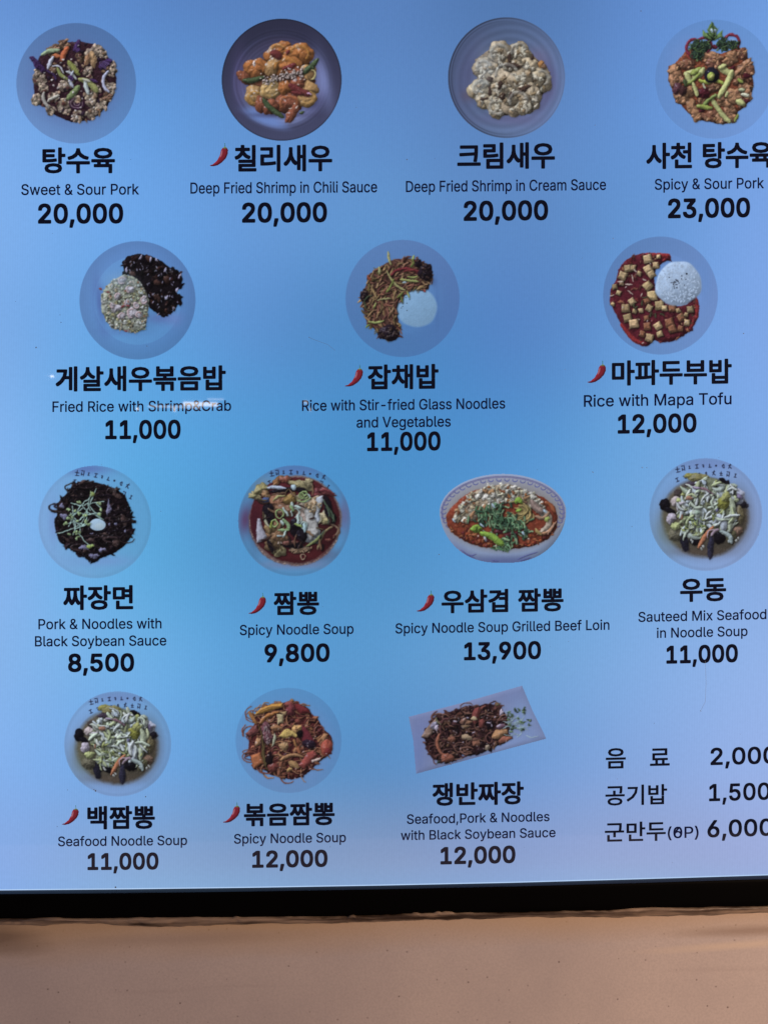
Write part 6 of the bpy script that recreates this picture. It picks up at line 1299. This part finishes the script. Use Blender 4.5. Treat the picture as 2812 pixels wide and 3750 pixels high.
for kind, text, x0, x1, a, b in WRITING:
    if kind == K:
        side = a > 2700 and x0 > 2200
        me = curve_to_xy(hangul_curve(text), 0.018 if side else 0.031)
        place_text(me, kind, x0, x1, 'box', a, b, INK_NAME, display, None)
    elif kind == Ln:
        me = latin_fill(text, 0.0105)
        place_text(me, kind, x0, x1, 'line', a, b, INK_THIN, display, None)
    else:
        side = x0 > 2550
        me = latin_fill(text, 0.019 if side else 0.027, track=0.004)
        place_text(me, kind, x0, x1, 'line', a, b, INK_NAME, display, None)

# ------------------------------------------------------------------ wall below the display
wall_mat, nt, bs = new_mat('speckled_wall')
N, L = nt.nodes, nt.links
geo = N.new('ShaderNodeNewGeometry')


def noise(scale, detail=3, stretch=None):
    n = N.new('ShaderNodeTexNoise'); n.inputs['Scale'].default_value = scale; n.inputs['Detail'].default_value = detail
    if stretch:
        mp = N.new('ShaderNodeMapping'); mp.inputs['Scale'].default_value = stretch
        L.new(geo.outputs['Position'], mp.inputs['Vector']); L.new(mp.outputs['Vector'], n.inputs['Vector'])
    else:
        L.new(geo.outputs['Position'], n.inputs['Vector'])
    return n.outputs['Fac']


def mapr(src, a, b, c, d):
    m = N.new('ShaderNodeMapRange'); m.inputs['From Min'].default_value = a; m.inputs['From Max'].default_value = b
    m.inputs['To Min'].default_value = c; m.inputs['To Max'].default_value = d
    L.new(src, m.inputs['Value']); return m.outputs['Result']


def mixc(fac, a, b):
    m = N.new('ShaderNodeMix'); m.data_type = 'RGBA'
    L.new(fac, m.inputs['Factor'])
    for s, v in ((m.inputs['A'], a), (m.inputs['B'], b)):
        if isinstance(v, tuple): s.default_value = (*v, 1)
        else: L.new(v, s)
    return m.outputs['Result']


base = mixc(mapr(noise(9, 4), .3, .7, 0, 1), (.47, .395, .38), (.55, .46, .43))
base = mixc(mapr(noise(420, 2), .35, .7, 0, .30), base, (.33, .28, .27))
# small dark flecks in the slab
vor = N.new('ShaderNodeTexVoronoi'); vor.inputs['Scale'].default_value = 95
L.new(geo.outputs['Position'], vor.inputs['Vector'])
fleck = N.new('ShaderNodeMath'); fleck.operation = 'MULTIPLY'
L.new(mapr(vor.outputs['Distance'], .05, .13, 1, 0), fleck.inputs[0])
sepv = N.new('ShaderNodeSeparateColor'); L.new(vor.outputs['Color'], sepv.inputs['Color'])
L.new(mapr(sepv.outputs['Red'], .25, .95, 0, .9), fleck.inputs[1])
base = mixc(fleck.outputs[0], base, (.15, .11, .10))
# ochre grime that has crept out from the old sealant: strongest along the seam, uneven lower border
sep = N.new('ShaderNodeSeparateXYZ'); L.new(geo.outputs['Position'], sep.inputs['Vector'])
zs = float(board([1406.], [3372.], 0)[0, 2])
gz = N.new('ShaderNodeMath'); gz.operation = 'MULTIPLY_ADD'; gz.inputs[1].default_value = -0.018
L.new(sep.outputs['X'], gz.inputs[0]); L.new(sep.outputs['Z'], gz.inputs[2])
ga = N.new('ShaderNodeMath'); ga.operation = 'MULTIPLY_ADD'; ga.inputs[1].default_value = 0.028
L.new(noise(14, 4, (.35, 1, 1.5)), ga.inputs[0]); L.new(gz.outputs[0], ga.inputs[2])
base = mixc(mapr(ga.outputs[0], zs - .022, zs + .018, 0, .72), base, (.46, .285, .125))
base = mixc(mapr(noise(5, 3, (.4, 1, 9)), .60, .72, 0, .22), base, (.25, .19, .18))


def streak_mask(px, py, w, h, tilt, soft):
    """lens-shaped mask for a streak painted into the slab colour"""
    c = board([px], [py], 0)[0]
    m = N.new('ShaderNodeMapping'); m.vector_type = 'TEXTURE'
    m.inputs['Location'].default_value = tuple(c); m.inputs['Rotation'].default_value = (0, tilt, 0)
    m.inputs['Scale'].default_value = (w, 1.0, h)
    L.new(geo.outputs['Position'], m.inputs['Vector'])
    ln = N.new('ShaderNodeVectorMath'); ln.operation = 'LENGTH'; L.new(m.outputs['Vector'], ln.inputs[0])
    ad = N.new('ShaderNodeMath'); ad.operation = 'MULTIPLY_ADD'; ad.inputs[1].default_value = .5
    L.new(noise(40, 3, (.3, 1, 2)), ad.inputs[0]); L.new(ln.outputs['Value'], ad.inputs[2])
    return mapr(ad.outputs[0], 1.25, .45, 0, soft)


base = mixc(streak_mask(2760, 3412, .11, .0075, -.03, .55), base, (.22, .14, .10))  # soft shadow streak at the right, painted into the wall colour
base = mixc(streak_mask(2700, 3466, .13, .006, -.05, .5), base, (.66, .52, .40))  # pale reflection streak below it, also painted into the colour
base = mixc(streak_mask(-20, 3440, .07, .022, .1, .7), base, (.14, .09, .06))  # shade of the upper left corner, painted as a dark patch
base = mixc(streak_mask(700, 3440, .16, .010, -.02, .35), base, (.30, .22, .19))  # darker streak below the seam, left of centre
L.new(base, bs.inputs['Base Color'])
L.new(mapr(noise(30, 3), .3, .7, .42, .60), bs.inputs['Roughness'])
bmp = N.new('ShaderNodeBump'); bmp.inputs['Strength'].default_value = .12; bmp.inputs['Distance'].default_value = .0006
L.new(noise(700, 3), bmp.inputs['Height']); L.new(bmp.outputs['Normal'], bs.inputs['Normal'])

xs = np.linspace(LEFT - 900, RIGHT + 900, 130)
seam = np.interp(xs, EDGE_X, BEZ_Y)
rows = []
y0w = 0.002
top = board(xs, seam - 30, 0); top[:, 1] = y0w
for k, dy in enumerate((0, 60, 150, 300, 520, 900, 1300, 1800)):
    r = board(xs, seam - 30 + dy, 0); r[:, 1] = y0w; rows.append(r)
back = rows[-1].copy(); back[:, 1] = .12
topb = rows[0].copy(); topb[:, 1] = .12
wall = ribbon([topb] + rows + [back], 'wall', None, wall_mat, None, 'structure')

# ------------------------------------------------------------------ sealant bead between bezel and wall
seal_mat, nt, bs = new_mat('old_sealant')
N, L = nt.nodes, nt.links
geo = N.new('ShaderNodeNewGeometry')
sc1 = mixc(mapr(noise(60, 5, (.22, 1, 2.6)), .38, .62, 0, 1), (.040, .022, .013), (.30, .21, .15))
L.new(sc1, bs.inputs['Base Color'])
bs.inputs['Roughness'].default_value = .45
rs = random.Random(3)
m = 700
xs = np.linspace(-260, 3080, m)


def wob(seed, amp, scales):
    g = np.random.default_rng(seed); out = np.zeros(m)
    for s in scales:
        kn = g.standard_normal(int(3340 / s) + 4)
        t = (xs + 260) / s; i = t.astype(int); f = t - i; f = f * f * (3 - 2 * f)
        out += (kn[i] * (1 - f) + kn[i + 1] * f) * (s / scales[0]) ** .6
    return out * amp


upper = np.interp(xs, EDGE_X, BEZ_Y) - 3 + wob(1, 1.8, [160, 60, 20]) - 5 * np.exp(-((xs - 1560) / 130) ** 2) - 6 * np.exp(-((xs - 2380) / 170) ** 2) + 5 * np.exp(-((xs - 1250) / 120) ** 2)
flakes = np.zeros(m)
for cx, w, a in [(1290, 12, 12), (1520, 14, 8), (1600, 10, 7), (1640, 20, 9), (870, 10, 6), (2150, 22, 5), (1410, 16, 5)]: flakes -= .55 * a * np.exp(-((xs - cx) / w) ** 4)
upper = upper + flakes
lower = np.interp(xs, EDGE_X, [3388, 3386, 3388, 3383, 3374, 3358, 3357, 3342, 3330]) + wob(2, 2.4, [200, 70, 25])
rows = []
prof = [(-.05, -.001), (0, .0062), (.12, .0074), (.3, .0066), (.5, .0052), (.68, .0045), (.85, .0030), (1, .0006), (1.05, -.003)]
rid = wob(7, .0006, [120, 45, 18])
for t, lift in prof:
    r = board(xs, upper * (1 - t) + lower * t + wob(int(t * 100) + 20, .9, [60, 22]), 0)
    r[:, 1] = -(lift + (rid + wob(int(t * 100) + 60, .00045, [80, 26])) * math.sin(math.pi * min(max(t, 0), 1)))
    rows.append(r)
seal = ribbon(rows, 'sealant_strip', None, seal_mat)
seal['label'] = 'ragged brown bead of old sealant between the black bezel and the stone wall'
seal['category'] = 'sealant'

# ------------------------------------------------------------------ dust, fluff and fine scratches on the panel face
dust_mat, nt, bs = new_mat('dust')
bs.inputs['Base Color'].default_value = (.16, .22, .34, 1)
V, F = [], []


def speck(x, y, r, n=6, sy=1.0):
    p = board([x + r * math.cos(6.283 * i / n) * rs.uniform(.6, 1.2) for i in range(n)], [y - sy * r * math.sin(6.283 * i / n) * rs.uniform(.6, 1.2) for i in range(n)], .0007)
    b = len(V); V.extend(p.tolist()); c = p.mean(0); c[1] -= .0004; V.append(c.tolist())
    for i in range(n): F.append((b + i, b + (i + 1) % n, b + n))


for x, y, r in [(135, 1273, 5), (540, 1268, 3), (1133, 1236, 3), (222, 1154, 3), (226, 1181, 3), (2720, 1222, 4), (352, 2895, 6), (346, 2890, 4), (535, 2917, 4), (250, 2892, 3), (2563, 2603, 4), (425, 3248, 6), (1607, 2030, 4), (1490, 585, 4), (2345, 42, 4), (2243, 874, 3), (2170, 1730, 3), (2349, 1712, 3), (2366, 1713, 3), (212, 3026, 3), (1210, 3100, 3), (2312, 1928, 3), (2168, 1728, 3)]:
    speck(x, y, r * .62)
for _ in range(60): speck(rs.uniform(0, 2812), rs.uniform(0, 3200), rs.uniform(.7, 1.5))
for pts in [[(2580, 2420), (2583, 2500), (2580, 2570), (2564, 2600)], [(1133, 1237), (1160, 1248), (1200, 1262), (1228, 1284)]]:
    for (ax, ay), (bx, by) in zip(pts, pts[1:]):
        L_ = math.hypot(bx - ax, by - ay); nxv, nyv = -(by - ay) / L_ * .38, (bx - ax) / L_ * .38
        p = board([ax + nxv, bx + nxv, bx - nxv, ax - nxv], [ay + nyv, by + nyv, by - nyv, ay - nyv], .0007)
        b = len(V); V.extend(p.tolist()); F += [(b, b + 1, b + 2), (b, b + 2, b + 3)]
link('dust', mesh_from(V, F, 'dust'), display, dust_mat, None, 'stuff')
